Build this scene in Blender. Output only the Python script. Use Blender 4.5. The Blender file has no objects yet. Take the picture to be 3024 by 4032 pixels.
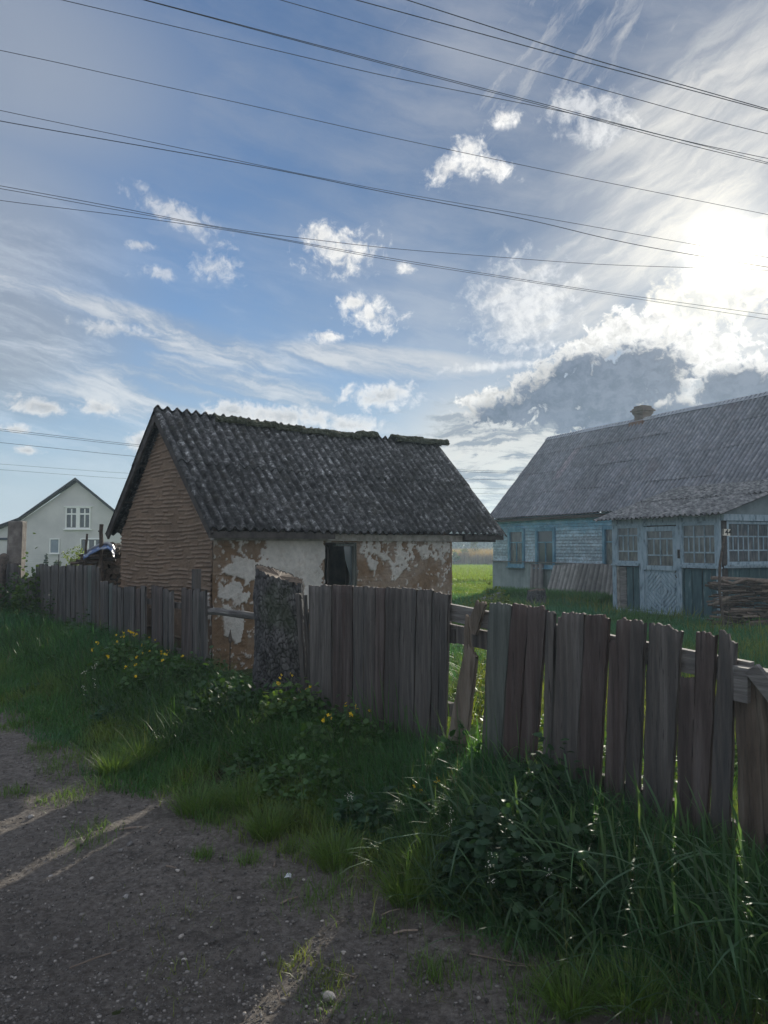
import bpy, math, numpy as np
from math import radians, sin, cos, pi, sqrt, atan, atan2, exp
from mathutils import Vector

# ------------------------------------------------------------------ camera, sky, sun, exposure
sc = bpy.context.scene
F = 3000.0; EYE = 1.6; HOR = 2150.0                    # focal length in photo pixels, eye height, horizon row
PITCH = atan((HOR - 2016) / F)
cam_d = bpy.data.cameras.new('camera'); cam = bpy.data.objects.new('camera', cam_d)
sc.collection.objects.link(cam); sc.camera = cam
cam.location = (0, 0, EYE); cam.rotation_euler = (pi / 2 + PITCH, 0, 0)
cam_d.sensor_fit = 'VERTICAL'; cam_d.sensor_height = 36; cam_d.lens = F / 4032 * 36
cam_d.clip_start = 0.05; cam_d.clip_end = 5000
sc.view_settings.view_transform = 'Standard'; sc.view_settings.look = 'None'
sc.view_settings.exposure = 0.34; sc.view_settings.gamma = 1
sc.render.resolution_x = 768; sc.render.resolution_y = 1024

def ray(x, y):
    u, v = (x - 1512) / F, (2016 - y) / F
    return np.array([u, cos(PITCH) - v * sin(PITCH), sin(PITCH) + v * cos(PITCH)])
SUN = ray(2855, 1000); SUN /= np.linalg.norm(SUN)
SUN_EL = math.asin(SUN[2]); SUN_AZ = atan2(SUN[0], SUN[1])
SKY_STRENGTH = 0.1

def build_world():
    w = bpy.data.worlds.new('World'); sc.world = w; w.use_nodes = True
    nt = w.node_tree; N = nt.nodes; L = nt.links; N.clear()
    def put(sock, v):
        if isinstance(v, bpy.types.NodeSocket): L.new(v, sock)
        elif v is not None: sock.default_value = v
    def m(op, a, b=None, c=None, clamp=False):
        n = N.new('ShaderNodeMath'); n.operation = op; n.use_clamp = clamp
        put(n.inputs[0], a); put(n.inputs[1], b); put(n.inputs[2], c); return n.outputs[0]
    def vm(op, a, b=None, s=None):
        n = N.new('ShaderNodeVectorMath'); n.operation = op
        put(n.inputs[0], a); put(n.inputs[1], b)
        if s is not None: put(n.inputs['Scale'], s)
        return n.outputs['Value'] if op in ('LENGTH', 'DOT_PRODUCT') else n.outputs[0]
    def sm(v, a, b):
        n = N.new('ShaderNodeMapRange'); n.interpolation_type = 'SMOOTHSTEP'; n.clamp = True
        put(n.inputs[0], v); put(n.inputs[1], a); put(n.inputs[2], b); put(n.inputs[3], 0.0); put(n.inputs[4], 1.0); return n.outputs[0]
    def mix(f, a, b):
        n = N.new('ShaderNodeMix'); n.data_type = 'RGBA'; put(n.inputs[0], f)
        put(n.inputs[6], a if isinstance(a, bpy.types.NodeSocket) else (*a, 1)); put(n.inputs[7], b if isinstance(b, bpy.types.NodeSocket) else (*b, 1)); return n.outputs[2]
    def noise(vec, scale, detail=6, rough=.55, dist=0.0):
        n = N.new('ShaderNodeTexNoise'); put(n.inputs['Vector'], vec); n.inputs['Scale'].default_value = scale
        n.inputs['Detail'].default_value = detail; n.inputs['Roughness'].default_value = rough; n.inputs['Distortion'].default_value = dist
        return n
    def comb(x, y, z=0.0):
        n = N.new('ShaderNodeCombineXYZ'); put(n.inputs[0], x); put(n.inputs[1], y); put(n.inputs[2], z); return n.outputs[0]
    tc = N.new('ShaderNodeTexCoord'); d = tc.outputs['Generated']
    d = vm('NORMALIZE', d)
    sp = N.new('ShaderNodeSeparateXYZ'); L.new(d, sp.inputs[0]); dx, dy, dz = sp.outputs
    az = m('MULTIPLY', m('ARCTAN2', dx, dy), 180 / pi)
    el = m('MULTIPLY', m('ARCSINE', dz), 180 / pi)
    ae = comb(az, el)
    sky = N.new('ShaderNodeTexSky'); sky.sky_type = 'NISHITA'; sky.sun_disc = False
    sky.sun_elevation = SUN_EL; sky.sun_rotation = SUN_AZ
    sky.air_density = 1.0; sky.dust_density = 0.15; sky.ozone_density = 3.0; sky.altitude = 100
    base = vm('SCALE', sky.outputs[0], s=SKY_STRENGTH)
    # angle to the sun drives how brightly thin cloud scatters light forward
    cosang = vm('DOT_PRODUCT', d, tuple(SUN))
    ang = m('MULTIPLY', m('ARCCOSINE', m('MINIMUM', cosang, 1.0)), 180 / pi)
    near = m('EXPONENT', m('MULTIPLY', ang, -1 / 13.0))
    base = vm('MULTIPLY', base, (.64, .71, .79)); base = vm('SCALE', base, s=m('ADD', .45, m('MULTIPLY', sm(ang, 5.0, 45.0), .55)))
    # turbulence shared by all clouds
    wn = noise(vm('MULTIPLY', ae, (1, 1.2, 1)), .30, 7, .60, .25)
    warp = vm('SUBTRACT', wn.outputs['Color'], (.5, .5, .5))
    aew = vm('ADD', ae, vm('SCALE', warp, s=3.5))
    billow = noise(vm('MULTIPLY', aew, (1, 1.25, 1)), .55, 8, .58).outputs[0]
    puff = noise(aew, 1.7, 6, .6).outputs[0]
    # cirrus: long fibres rising to the right
    def fibres(rot, stretch, scale, seed, detail=7):
        mp = N.new('ShaderNodeMapping'); put(mp.inputs['Vector'], ae)
        mp.inputs['Rotation'].default_value = (0, 0, radians(rot)); mp.inputs['Location'].default_value = (seed, seed * .7, 0)
        v = vm('ADD', mp.outputs[0], vm('SCALE', warp, s=1.3))
        v = vm('MULTIPLY', v, (1 / stretch, 1, 1))
        return noise(v, scale, detail, .6, .4).outputs[0]
    def azel(x, y):
        r = ray(x, y); r = r / np.linalg.norm(r)
        return math.degrees(atan2(r[0], r[1])), math.degrees(math.asin(r[2]))
    def blob(x, y, w, h, rot=0):
        a, e = azel(x, y); a1, _ = azel(x + w, y); _, e1 = azel(x, y - h)
        v = vm('SUBTRACT', ae, (a, e, 0))
        if rot:
            mp = N.new('ShaderNodeVectorRotate'); mp.rotation_type = 'Z_AXIS'; put(mp.inputs['Vector'], v); mp.inputs['Angle'].default_value = radians(-rot); v = mp.outputs[0]
        v = vm('MULTIPLY', v, (1 / (a1 - a), 1 / (e1 - e), 0))
        return m('SUBTRACT', 1.0, vm('LENGTH', v))
    def union(lst):
        f = None
        for b in lst:
            o = blob(*b); f = o if f is None else m('MAXIMUM', f, o)
        return f
    # veils
    veilT = sm(union([(-200, 150, 1300, 900), (-300, 900, 1100, 1100), (-100, 1300, 900, 600)]), -.05, .75)
    veilL = sm(union([(200, 1420, 1150, 260, -13), (900, 1560, 1000, 200, -9), (600, 1300, 900, 120, -12), (1500, 1420, 700, 90, -5), (-200, 1200, 700, 400)]), -.05, .6)
    veilR = sm(union([(2900, 450, 1200, 560, 22), (2650, 900, 1050, 300, 14), (3100, 1100, 1000, 700), (2150, 1180, 420, 260), (2000, 1780, 700, 130)]), -.12, .65)
    fb = fibres(-33, 9, .55, 3.1, 7); fb2 = fibres(-14, 10, .7, 8.7, 6); fb3 = fibres(13, 6, .5, 1.3, 7); fb4 = fibres(-50, 7, .9, 6.3, 6)
    soft = noise(vm('MULTIPLY', ae, (.6, 1, 1)), .085, 5, .5).outputs[0]
    topR = m('MULTIPLY', sm(el, 18, 34), sm(az, -6, 8))
    fR = m('ADD', m('MULTIPLY', fb, .60), m('MULTIPLY', fb2, .40))
    cR = m('MULTIPLY', veilR, sm(fR, .38, .66))
    cR = m('ADD', m('MULTIPLY', cR, .55), m('MULTIPLY', veilR, .38))
    cT = m('MULTIPLY', topR, m('MULTIPLY', sm(m('ADD', m('MULTIPLY', fb, .5), m('MULTIPLY', fb4, .5)), .44, .72), .70))
    cL = m('MULTIPLY', veilL, m('ADD', .26, m('MULTIPLY', sm(fb3, .38, .68), .56)))
    cH = m('MULTIPLY', veilT, m('ADD', .50, m('MULTIPLY', soft, .3)))
    cO = m('MULTIPLY', sm(m('ADD', m('MULTIPLY', soft, .7), m('MULTIPLY', fb3, .3)), .36, .68), .42)
    cA = m('MAXIMUM', m('MAXIMUM', m('MAXIMUM', cR, cT), cL), m('MAXIMUM', cO, cH), clamp=True)
    veil_b = m('ADD', .46, m('MULTIPLY', near, .42))
    veil_col = vm('SCALE', mix(m('MULTIPLY', near, 1.3, clamp=True), (.97, .98, 1.0), (1.0, .955, .86)), s=veil_b)
    greyL = vm('SCALE', comb(.84, .92, 1.05), s=.36)
    lowL = vm('SCALE', comb(.98, .98, .96), s=m('ADD', .30, m('MULTIPLY', sm(fb3, .42, .66), .32)))
    vcolL = mix(sm(el, 26, 14), greyL, lowL)
    vcol = mix(sm(az, -10, 7), vcolL, veil_col)
    col = mix(m('MULTIPLY', cA, .94), base, vcol)
    # low bands of cloud near the horizon
    band = fibres(0, 6.0, 1.0, 5.0)
    lowm = m('MULTIPLY', sm(el, 13.5, 8.0), sm(az, -2, 6))
    col = mix(m('MULTIPLY', lowm, .7), col, (.60, .57, .51))
    col = mix(m('MULTIPLY', lowm, m('MULTIPLY', sm(band, .42, .58), .85)), col, mix(sm(band, .44, .58), (.36, .37, .38), (.13, .165, .22)))
    hz = sm(el, 11.0, 1.0)
    col = mix(m('MULTIPLY', hz, m('SUBTRACT', .75, m('MULTIPLY', sm(az, -2, 5), .68))), col, (.36, .42, .49))
    # small bright cumulus with torn edges
    fine = noise(vm('ADD', ae, vm('SCALE', warp, s=1.2)), 1.15, 7, .62, .3).outputs[0]
    turb = m('ADD', m('MULTIPLY', m('SUBTRACT', billow, .5), 2.4), m('MULTIPLY', m('SUBTRACT', fine, .5), 3.6))
    def shade(blobs, amp, lo, hi, strength):
        f = m('ADD', union(blobs), m('MULTIPLY', turb, amp)); return m('MULTIPLY', sm(f, lo, hi), strength), f
    a1, f1 = shade([(1770, 660, 130, 65, 25), (1845, 600, 95, 95), (1930, 650, 140, 62, -25), (1860, 655, 120, 60), (1985, 470, 75, 52),
                    (1340, 990, 190, 120), (1260, 930, 90, 70), (1465, 1245, 140, 92, -15), (1400, 1190, 100, 50), (1290, 1325, 90, 32), (1600, 1060, 50, 30)], .58, .04, .95, .95)
    a2, f2 = shade([(2360, 510, 180, 90), (2290, 420, 200, 90), (700, 850, 240, 62, -20), (550, 965, 70, 26), (620, 1080, 100, 40), (430, 1290, 200, 40), (2060, 1210, 260, 230), (850, 1060, 120, 70), (1950, 1440, 260, 26, 3)], .62, .0, 1.0, .72)
    a3, f3 = shade([(1500, 1560, 220, 72), (150, 1600, 150, 48, -6), (390, 1610, 130, 42), (1370, 1675, 170, 52), (920, 1620, 170, 60), (110, 1775, 80, 26), (60, 1690, 110, 28), (560, 1740, 80, 70), (1130, 1640, 300, 60, -4)], .5, .05, .9, .9)
    relief = m('MULTIPLY', m('SUBTRACT', fine, .5), .5)
    bw = m('ADD', m('ADD', .64, m('MULTIPLY', near, .45)), relief)
    white = vm('SCALE', comb(1.0, .985, .96), s=bw)
    grey = vm('SCALE', comb(.86, .92, 1.0), s=m('ADD', .36, relief))
    below = lambda y0, y1: sm(el, azel(1512, y1)[1], azel(1512, y0)[1])
    col = mix(m('MULTIPLY', a2, .75), col, white)
    col = mix(a3, col, mix(m('MULTIPLY', sm(f3, .50, 1.1), .8), white, grey))
    col = mix(a1, col, mix(m('MULTIPLY', sm(f1, .80, 1.5), .6), white, grey))
    # the large cumulus: dark middle, silver edge
    bigs = [(2500, 1640, 440, 130), (2330, 1530, 400, 140, 8), (1960, 1600, 170, 90, 6), (2120, 1530, 270, 100, 22), (2640, 1430, 400, 150, 8), (2950, 1540, 330, 160), (2340, 1370, 270, 90, 34), (2560, 1290, 240, 70, 20)]
    darks = [(2330, 1555, 470, 190, 8), (2030, 1650, 260, 110, 8), (2900, 1530, 240, 110), (2500, 1490, 300, 170), (2180, 1620, 300, 130), (2480, 1660, 440, 110), (2250, 1480, 180, 90, 20)]
    ab, fbg = shade(bigs, .46, .0, .30, .97)
    ad, fd = shade(darks, .34, .06, .44, 1.0)
    silver = vm('SCALE', comb(1.0, .985, .955), s=m('ADD', m('ADD', .46, m('MULTIPLY', near, .40)), m('MULTIPLY', m('SUBTRACT', fine, .5), 1.2)))
    darkc = mix(sm(m('ADD', m('MULTIPLY', billow, .5), m('MULTIPLY', fine, .5)), .40, .60), (.045, .072, .125), (.100, .132, .195))
    col = mix(ab, col, mix(ad, silver, darkc))
    ac, fc = shade([(2760, 1180, 260, 150), (2920, 1150, 220, 120)], .5, .0, .5, .8)
    col = mix(ac, col, mix(sm(fc, .45, 1.0), (.84, .80, .70), (.44, .45, .44)))
    # unseen bright cloud behind and above the camera, added to light the foreground
    bk = m('MAXIMUM', sm(m('MULTIPLY', dy, -1.0), -.15, .35), sm(el, 50, 70)); bn = noise(vm('MULTIPLY', d, (1, 1, 2.2)), 1.6, 5, .6).outputs[0]
    col = mix(m('MULTIPLY', bk, m('MULTIPLY', sm(bn, .38, .55), .75)), col, (.80, .82, .88))
    # glare round the sun
    core = m('EXPONENT', m('MULTIPLY', m('POWER', m('DIVIDE', ang, 1.8), 2.2), -1.0))
    halo = m('EXPONENT', m('MULTIPLY', ang, -1 / 4.2))
    halo2 = m('EXPONENT', m('MULTIPLY', ang, -1 / 11.0))
    col = vm('ADD', col, vm('SCALE', comb(1.0, .92, .74), s=m('ADD', m('MULTIPLY', core, 1.8), m('MULTIPLY', halo, .20))))
    col = vm('ADD', col, vm('SCALE', comb(1.0, .95, .85), s=m('MULTIPLY', halo2, .07)))
    bg = N.new('ShaderNodeBackground'); L.new(col, bg.inputs[0]); bg.inputs[1].default_value = 1.0
    out = N.new('ShaderNodeOutputWorld'); L.new(bg.outputs[0], out.inputs[0])
build_world()
sun_d = bpy.data.lights.new('sun', 'SUN'); sun = bpy.data.objects.new('sun', sun_d); sc.collection.objects.link(sun)
sun_d.energy = 5.0; sun_d.angle = radians(.6); sun_d.color = (1.0, .93, .80)
LAMP_AZ = SUN_AZ - radians(2.5); LAMP_EL = SUN_EL - radians(.4)
sun.rotation_euler = Vector((sin(LAMP_AZ) * cos(LAMP_EL), cos(LAMP_AZ) * cos(LAMP_EL), sin(LAMP_EL))).to_track_quat('Z', 'Y').to_euler(); sun.location = (8, 18, 12)
sc.cycles.max_bounces = 8; sc.cycles.transparent_max_bounces = 8; sc.cycles.transmission_bounces = 4

# ------------------------------------------------------------------ helpers
rng = np.random.default_rng(7)
C = sc.collection
FP0 = np.array([1.68, 3.64]); FP1 = np.array([-7.04, 15.5]); FD = (FP1 - FP0) / np.linalg.norm(FP1 - FP0); FN = np.array([-FD[1], FD[0]])   # FN points to the road side
if FN[1] > 0: FN = -FN
def sstep(x, a, b):
    t = np.clip((x - a) / (b - a), 0, 1); return t * t * (3 - 2 * t)
def terrain(X, Y):
    X = np.asarray(X, float); Y = np.asarray(Y, float)
    dd = (X - FP0[0]) * FN[0] + (Y - FP0[1]) * FN[1]                 # the road lies a little lower than the fence line
    z = -.14 * sstep(dd, .35, 1.7) * sstep(Y, 26, 14) - .16 * np.clip((Y - 11) / 14, 0, 1) - .50 * np.clip((Y - 34) / 45, 0, 1)
    z = z + .03 * np.sin(X * .7 + 1) * np.sin(Y * .5) * np.clip((Y - 4) / 6, 0, 1) * np.clip((200 - Y) / 100, 0, 1)
    return z
def gnd(x, y, z=0.0):
    r = ray(x, y); zz = z
    for _ in range(12):
        t = (zz - EYE) / r[2]; zz = z + .5 * (zz - z) + .5 * float(terrain(r[0] * t, r[1] * t))
    return r[0] * t, r[1] * t
def at(x, y, Y):
    r = ray(x, y); t = Y / r[1]; return np.array([r[0] * t, Y, EYE + r[2] * t])
def on_plane(x, y, p, n):
    r = ray(x, y); c = np.array([0, 0, EYE]); t = np.dot(np.array(p) - c, n) / np.dot(r, n); return c + r * t

class MB:
    def __init__(s): s.v = []; s.f = []; s.n = 0
    def add(s, V, Fc):
        V = np.asarray(V, float).reshape(-1, 3); s.v.append(V)
        for f in Fc: s.f.append(tuple(int(i) + s.n for i in f))
        s.n += len(V); return s
    def box(s, c, size, ax=None):
        c = np.asarray(c, float); h = np.asarray(size, float) / 2
        A = np.eye(3) if ax is None else np.asarray(ax, float)
        V = [c + sx * h[0] * A[0] + sy * h[1] * A[1] + sz * h[2] * A[2] for sz in (-1, 1) for sy in (-1, 1) for sx in (-1, 1)]
        return s.add(V, [(0, 2, 3, 1), (4, 5, 7, 6), (0, 1, 5, 4), (2, 6, 7, 3), (0, 4, 6, 2), (1, 3, 7, 5)])
    def tube(s, pts, rad, k=8, rough=0, r=None):
        pts = np.asarray(pts, float); n = len(pts); rad = np.broadcast_to(rad, n)
        T = np.gradient(pts, axis=0); T /= np.linalg.norm(T, axis=1)[:, None]
        up = np.array([0, 0, 1.]) if abs(T[0][2]) < .9 else np.array([1., 0, 0])
        V = []
        a = np.linspace(0, 2 * pi, k, endpoint=False)
        g = r or rng
        for i in range(n):
            U = np.cross(T[i], up); U /= np.linalg.norm(U); W = np.cross(U, T[i])
            rr = rad[i] * (1 + rough * g.normal(size=k))
            V += [pts[i] + rr[j] * (U * cos(a[j]) + W * sin(a[j])) for j in range(k)]
        Fc = [(i * k + j, i * k + (j + 1) % k, (i + 1) * k + (j + 1) % k, (i + 1) * k + j) for i in range(n - 1) for j in range(k)]
        Fc += [tuple(range(k))[::-1], tuple((n - 1) * k + j for j in range(k))]
        return s.add(V, Fc)

def world_loc(o):
    p = np.zeros(3)
    while o is not None: p = p + np.array(o.location); o = o.parent
    return p
def mesh_np(name, V, quads=None, tris=None, faces=None, smooth=False, attrs=None):
    me = bpy.data.meshes.new(name); V = np.asarray(V, np.float32)
    if faces is not None: me.from_pydata([tuple(v) for v in V.tolist()], [], faces)
    else:
        me.vertices.add(len(V)); me.vertices.foreach_set('co', V.ravel())
        nq = 0 if quads is None else len(quads); nt = 0 if tris is None else len(tris)
        idx = np.concatenate([np.asarray(q, np.int32).ravel() for q in (quads, tris) if q is not None and len(q)])
        me.loops.add(len(idx)); me.loops.foreach_set('vertex_index', idx)
        tot = np.concatenate([np.full(nq, 4, np.int32), np.full(nt, 3, np.int32)])
        st = np.concatenate([[0], np.cumsum(tot)[:-1]]).astype(np.int32)
        me.polygons.add(nq + nt); me.polygons.foreach_set('loop_start', st); me.polygons.foreach_set('loop_total', tot)
        me.update(calc_edges=True)
    if attrs:
        for k, a in attrs.items():
            at_ = me.color_attributes.new(k, 'FLOAT_COLOR', 'POINT')
            a = np.asarray(a, np.float32)
            if a.shape[1] == 3: a = np.hstack([a, np.ones((len(a), 1), np.float32)])
            at_.data.foreach_set('color', a.ravel())
    if smooth: me.polygons.foreach_set('use_smooth', np.ones(len(me.polygons), bool))
    return me
def obj(name, me, mat, parent=None, origin=None):
    """me: MB or mesh in world coordinates; linked as ONE mesh object whose origin is at its parent (or at `origin`)."""
    if isinstance(me, MB): me = mesh_np(name, np.vstack(me.v), faces=me.f)
    o = bpy.data.objects.new(name, me); C.objects.link(o)
    base = world_loc(parent) if parent is not None else (np.zeros(3) if origin is None else np.asarray(origin, float))
    co = np.empty(len(me.vertices) * 3, np.float32); me.vertices.foreach_get('co', co)
    co = co.reshape(-1, 3) - base.astype(np.float32); me.vertices.foreach_set('co', co.ravel())
    if parent is not None: o.parent = parent
    else: o.location = base
    if mat: me.materials.append(mat)
    return o
def tag(o, label=None, cat=None, group=None, kind=None):
    if label: o['label'] = label
    if cat: o['category'] = cat
    if group: o['group'] = group
    if kind: o['kind'] = kind
    return o
def thing(name, loc, label, cat, group=None):
    o = bpy.data.objects.new(name, None); C.objects.link(o); o.location = loc; o.empty_display_size = .1
    return tag(o, label, cat, group)
def smooth_noise(shape, cells, g):
    """value noise on a grid, bicubic-ish"""
    out = np.zeros(shape)
    a = g.random((cells[0] + 3, cells[1] + 3))
    y = np.linspace(0, cells[0], shape[0]); x = np.linspace(0, cells[1], shape[1])
    yi = np.floor(y).astype(int); xi = np.floor(x).astype(int); fy = y - yi; fx = x - xi
    fy = fy * fy * (3 - 2 * fy); fx = fx * fx * (3 - 2 * fx)
    A = a[np.ix_(yi, xi)]; B = a[np.ix_(yi, xi + 1)]; Cc = a[np.ix_(yi + 1, xi)]; D = a[np.ix_(yi + 1, xi + 1)]
    return (A * (1 - fx) + B * fx) * (1 - fy)[:, None] + (Cc * (1 - fx) + D * fx) * fy[:, None]
def fbm(shape, cells, g, oct=4):
    o = 0; w = 1; t = 0
    for i in range(oct):
        o = o + w * smooth_noise(shape, (cells[0] * 2 ** i, cells[1] * 2 ** i), g); t += w; w *= .5
    return o / t
def sstep(x, a, b):
    t = np.clip((x - a) / (b - a), 0, 1); return t * t * (3 - 2 * t)
def grid_quads(nr, ncl, keep=None):
    i = np.arange(nr * ncl).reshape(nr, ncl)
    q = np.stack([i[:-1, :-1], i[:-1, 1:], i[1:, 1:], i[1:, :-1]], -1)
    return q.reshape(-1, 4) if keep is None else q[keep]

# ------------------------------------------------------------------ materials
def M(name, stops=None, scale=(1, 1, 1), ns=5., det=6, rough=.85, bump=.0, bscale=None, bs=None, attr=None, trans=0., spots=None, rand=.0, metallic=0., spec=.3, dist=0., nrough=.6, bdist=.02, coord='Object'):
    m = bpy.data.materials.new(name); m.use_nodes = True; nt = m.node_tree; N = nt.nodes; L = nt.links; N.clear()
    out = N.new('ShaderNodeOutputMaterial'); b = N.new('ShaderNodeBsdfPrincipled')
    b.inputs['Roughness'].default_value = rough; b.inputs['Metallic'].default_value = metallic; b.inputs['Specular IOR Level'].default_value = spec
    tc = N.new('ShaderNodeTexCoord'); mp = N.new('ShaderNodeMapping'); L.new(tc.outputs[coord], mp.inputs[0]); mp.inputs['Scale'].default_value = scale
    oi = N.new('ShaderNodeObjectInfo')
    off = N.new('ShaderNodeVectorMath'); off.operation = 'SCALE'; off.inputs[0].default_value = (13., 7., 5.); L.new(oi.outputs['Random'], off.inputs['Scale'])
    ad = N.new('ShaderNodeVectorMath'); ad.operation = 'ADD'; L.new(mp.outputs[0], ad.inputs[0]); L.new(off.outputs[0], ad.inputs[1]); vec = ad.outputs[0]
    def noise(sc_, d, v=vec):
        n = N.new('ShaderNodeTexNoise'); L.new(v, n.inputs['Vector']); n.inputs['Scale'].default_value = sc_; n.inputs['Detail'].default_value = d; n.inputs['Roughness'].default_value = nrough; n.inputs['Distortion'].default_value = dist; return n.outputs[0]
    nz = noise(ns, det)
    if stops:
        r = N.new('ShaderNodeValToRGB'); L.new(nz, r.inputs[0]); e = r.color_ramp.elements
        e[0].position, e[0].color = stops[0][0], (*stops[0][1], 1); e[1].position, e[1].color = stops[-1][0], (*stops[-1][1], 1)
        for p, c in stops[1:-1]: x = e.new(p); x.color = (*c, 1)
        col = r.outputs[0]
    if attr:
        a = N.new('ShaderNodeAttribute'); a.attribute_name = attr
        if stops:
            mx = N.new('ShaderNodeMix'); mx.data_type = 'RGBA'; mx.blend_type = 'MULTIPLY'; mx.inputs[0].default_value = 1
            L.new(a.outputs[0], mx.inputs[6]); L.new(col, mx.inputs[7]); col = mx.outputs[2]
        else: col = a.outputs[0]
    for (sc_, lo, hi, c, stren) in (spots or []):
        v = noise(sc_, 5, mp.outputs[0] if False else vec); mr = N.new('ShaderNodeMapRange'); mr.interpolation_type = 'SMOOTHSTEP'
        L.new(v, mr.inputs[0]); mr.inputs[1].default_value = lo; mr.inputs[2].default_value = hi; mr.inputs[4].default_value = stren
        mx = N.new('ShaderNodeMix'); mx.data_type = 'RGBA'; L.new(mr.outputs[0], mx.inputs[0]); L.new(col, mx.inputs[6]); mx.inputs[7].default_value = (*c, 1); col = mx.outputs[2]
    if rand:
        hs = N.new('ShaderNodeHueSaturation'); L.new(col, hs.inputs['Color'])
        mr = N.new('ShaderNodeMapRange'); L.new(oi.outputs['Random'], mr.inputs[0]); mr.inputs[3].default_value = 1 - rand; mr.inputs[4].default_value = 1 + rand; L.new(mr.outputs[0], hs.inputs['Value']); col = hs.outputs[0]
    L.new(col, b.inputs['Base Color'])
    if bump:
        bv = vec
        if bscale is not None:
            mp2 = N.new('ShaderNodeMapping'); L.new(tc.outputs[coord], mp2.inputs[0]); mp2.inputs['Scale'].default_value = bscale; bv = mp2.outputs[0]
        bn = noise(bs or ns * 2, 8, bv); bp = N.new('ShaderNodeBump'); bp.inputs['Strength'].default_value = bump; bp.inputs['Distance'].default_value = bdist
        L.new(bn, bp.inputs['Height']); L.new(bp.outputs[0], b.inputs['Normal'])
    if trans:
        t = N.new('ShaderNodeBsdfTranslucent'); L.new(col, t.inputs[0])
        hs = N.new('ShaderNodeMix'); hs.data_type = 'RGBA'; hs.blend_type = 'MULTIPLY'; hs.inputs[0].default_value = 1; L.new(col, hs.inputs[6]); hs.inputs[7].default_value = (1.5, 1.35, .45, 1); L.new(hs.outputs[2], t.inputs[0])
        ms = N.new('ShaderNodeMixShader'); ms.inputs[0].default_value = trans; L.new(b.outputs[0], ms.inputs[1]); L.new(t.outputs[0], ms.inputs[2]); L.new(ms.outputs[0], out.inputs[0])
    else: L.new(b.outputs[0], out.inputs[0])
    return m
G = (1, 1, .07)
m_wood = M('weathered_grey_wood', [(.3, (.05, .05, .049)), (.5, (.092, .082, .074)), (.72, (.170, .156, .142))], (1, 1, .06), 22, 8, bump=.9, bs=60, bscale=(1, 1, .05), rand=.16, spots=[(3.2, .50, .75, (.080, .062, .054), .55), (70, .60, .70, (.018, .016, .015), .75)])
m_woodred = M('weathered_red_brown_wood', [(.3, (.038, .031, .028)), (.5, (.082, .063, .056)), (.72, (.145, .122, .112))], (1, 1, .06), 20, 8, bump=.9, bs=60, bscale=(1, 1, .05), rand=.16, spots=[(2.6, .5, .68, (.080, .048, .040), .6), (5.5, .56, .70, (.12, .115, .105), .6), (70, .60, .70, (.018, .016, .015), .75)])
m_woodgreen = M('weathered_green_wood', [(.3, (.05, .056, .050)), (.5, (.092, .102, .090)), (.72, (.15, .16, .14))], (1, 1, .06), 20, 8, bump=.8, bs=60, bscale=(1, 1, .05), rand=.15)
m_fresh = M('split_pale_wood', [(.3, (.07, .055, .04)), (.5, (.16, .13, .10)), (.7, (.24, .20, .16))], (1, 1, .1), 18, 8, bump=.8, bs=50, bscale=(1, 1, .08), rand=.15)
m_rail = M('weathered_rail_wood', [(.3, (.07, .065, .06)), (.5, (.16, .15, .14)), (.7, (.26, .25, .23))], (.12, .12, 1), 26, 8, bump=.8, bs=60, bscale=(.1, .1, 1), rand=.2)
m_bark = M('tree_bark', [(.3, (.035, .034, .035)), (.5, (.068, .066, .066)), (.72, (.13, .128, .126))], (1, 1, .5), 16, 8, bump=.8, bs=45, bdist=.01, attr='col', spots=[(2.5, .58, .75, (.05, .07, .035), .5)])
m_cut = M('cut_wood_face', [(.3, (.06, .045, .035)), (.7, (.19, .15, .115))], ns=30, bump=.4)
m_clay = M('clay_and_plaster', [(.25, (.80, .80, .80)), (.7, (1.12, 1.1, 1.08))], ns=14, det=8, attr='col', bump=.8, bs=45, bdist=.02, rough=.95, spec=.1)
m_slate = M('lichen_covered_corrugated_roofing', [(.38, (.030, .030, .031)), (.50, (.085, .085, .085)), (.57, (.17, .17, .172)), (.64, (.50, .51, .50))], (1, 1, 1), 11, 10, rough=.95, bump=1.0, bs=34, bdist=.03, nrough=.78, spots=[(2.2, .50, .70, (.05, .044, .032), .5), (6., .62, .74, (.10, .115, .07), .4)], spec=.1, attr='col')
m_moss = M('mossy_ridge', [(.35, (.025, .028, .016)), (.55, (.06, .065, .04)), (.7, (.16, .17, .13))], ns=16, det=9, bump=1., bs=30, bdist=.03, spec=.1)
m_slate2 = M('grey_corrugated_roofing', [(.30, (.11, .12, .14)), (.5, (.175, .187, .21)), (.70, (.28, .285, .30))], (1, 1, 1), 7, 9, rough=.8, bump=.4, bs=30, attr='col', spots=[(1.3, .52, .75, (.16, .135, .14), .45)])
m_sheet = M('leaning_corrugated_sheet', [(.3, (.14, .14, .13)), (.7, (.28, .27, .25))], ns=5, det=7, bump=.3, rand=.25, attr='col')
m_siding = M('peeling_blue_white_siding', [(.3, (.75, .75, .75)), (.65, (1.1, 1.1, 1.1))], (1, 1, 3), 9, 8, attr='col', bump=.5, bs=30)
m_blue = M('faded_blue_paint', [(.32, (.07, .16, .22)), (.5, (.12, .26, .35)), (.68, (.24, .37, .45))], (1, 1, .3), 9, 8, bump=.4, bs=30)
m_palepaint = M('pale_peeling_paint', [(.34, (.12, .16, .18)), (.45, (.27, .37, .43)), (.68, (.42, .51, .56))], (1, 1, .3), 14, 8, bump=.5, bs=30)
m_darkgreen = M('dark_green_board_paint', [(.35, (.04, .085, .095)), (.6, (.07, .13, .14)), (.72, (.18, .24, .25))], (1, 1, .2), 12, 8, bump=.5, bs=30, rand=.15)
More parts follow.
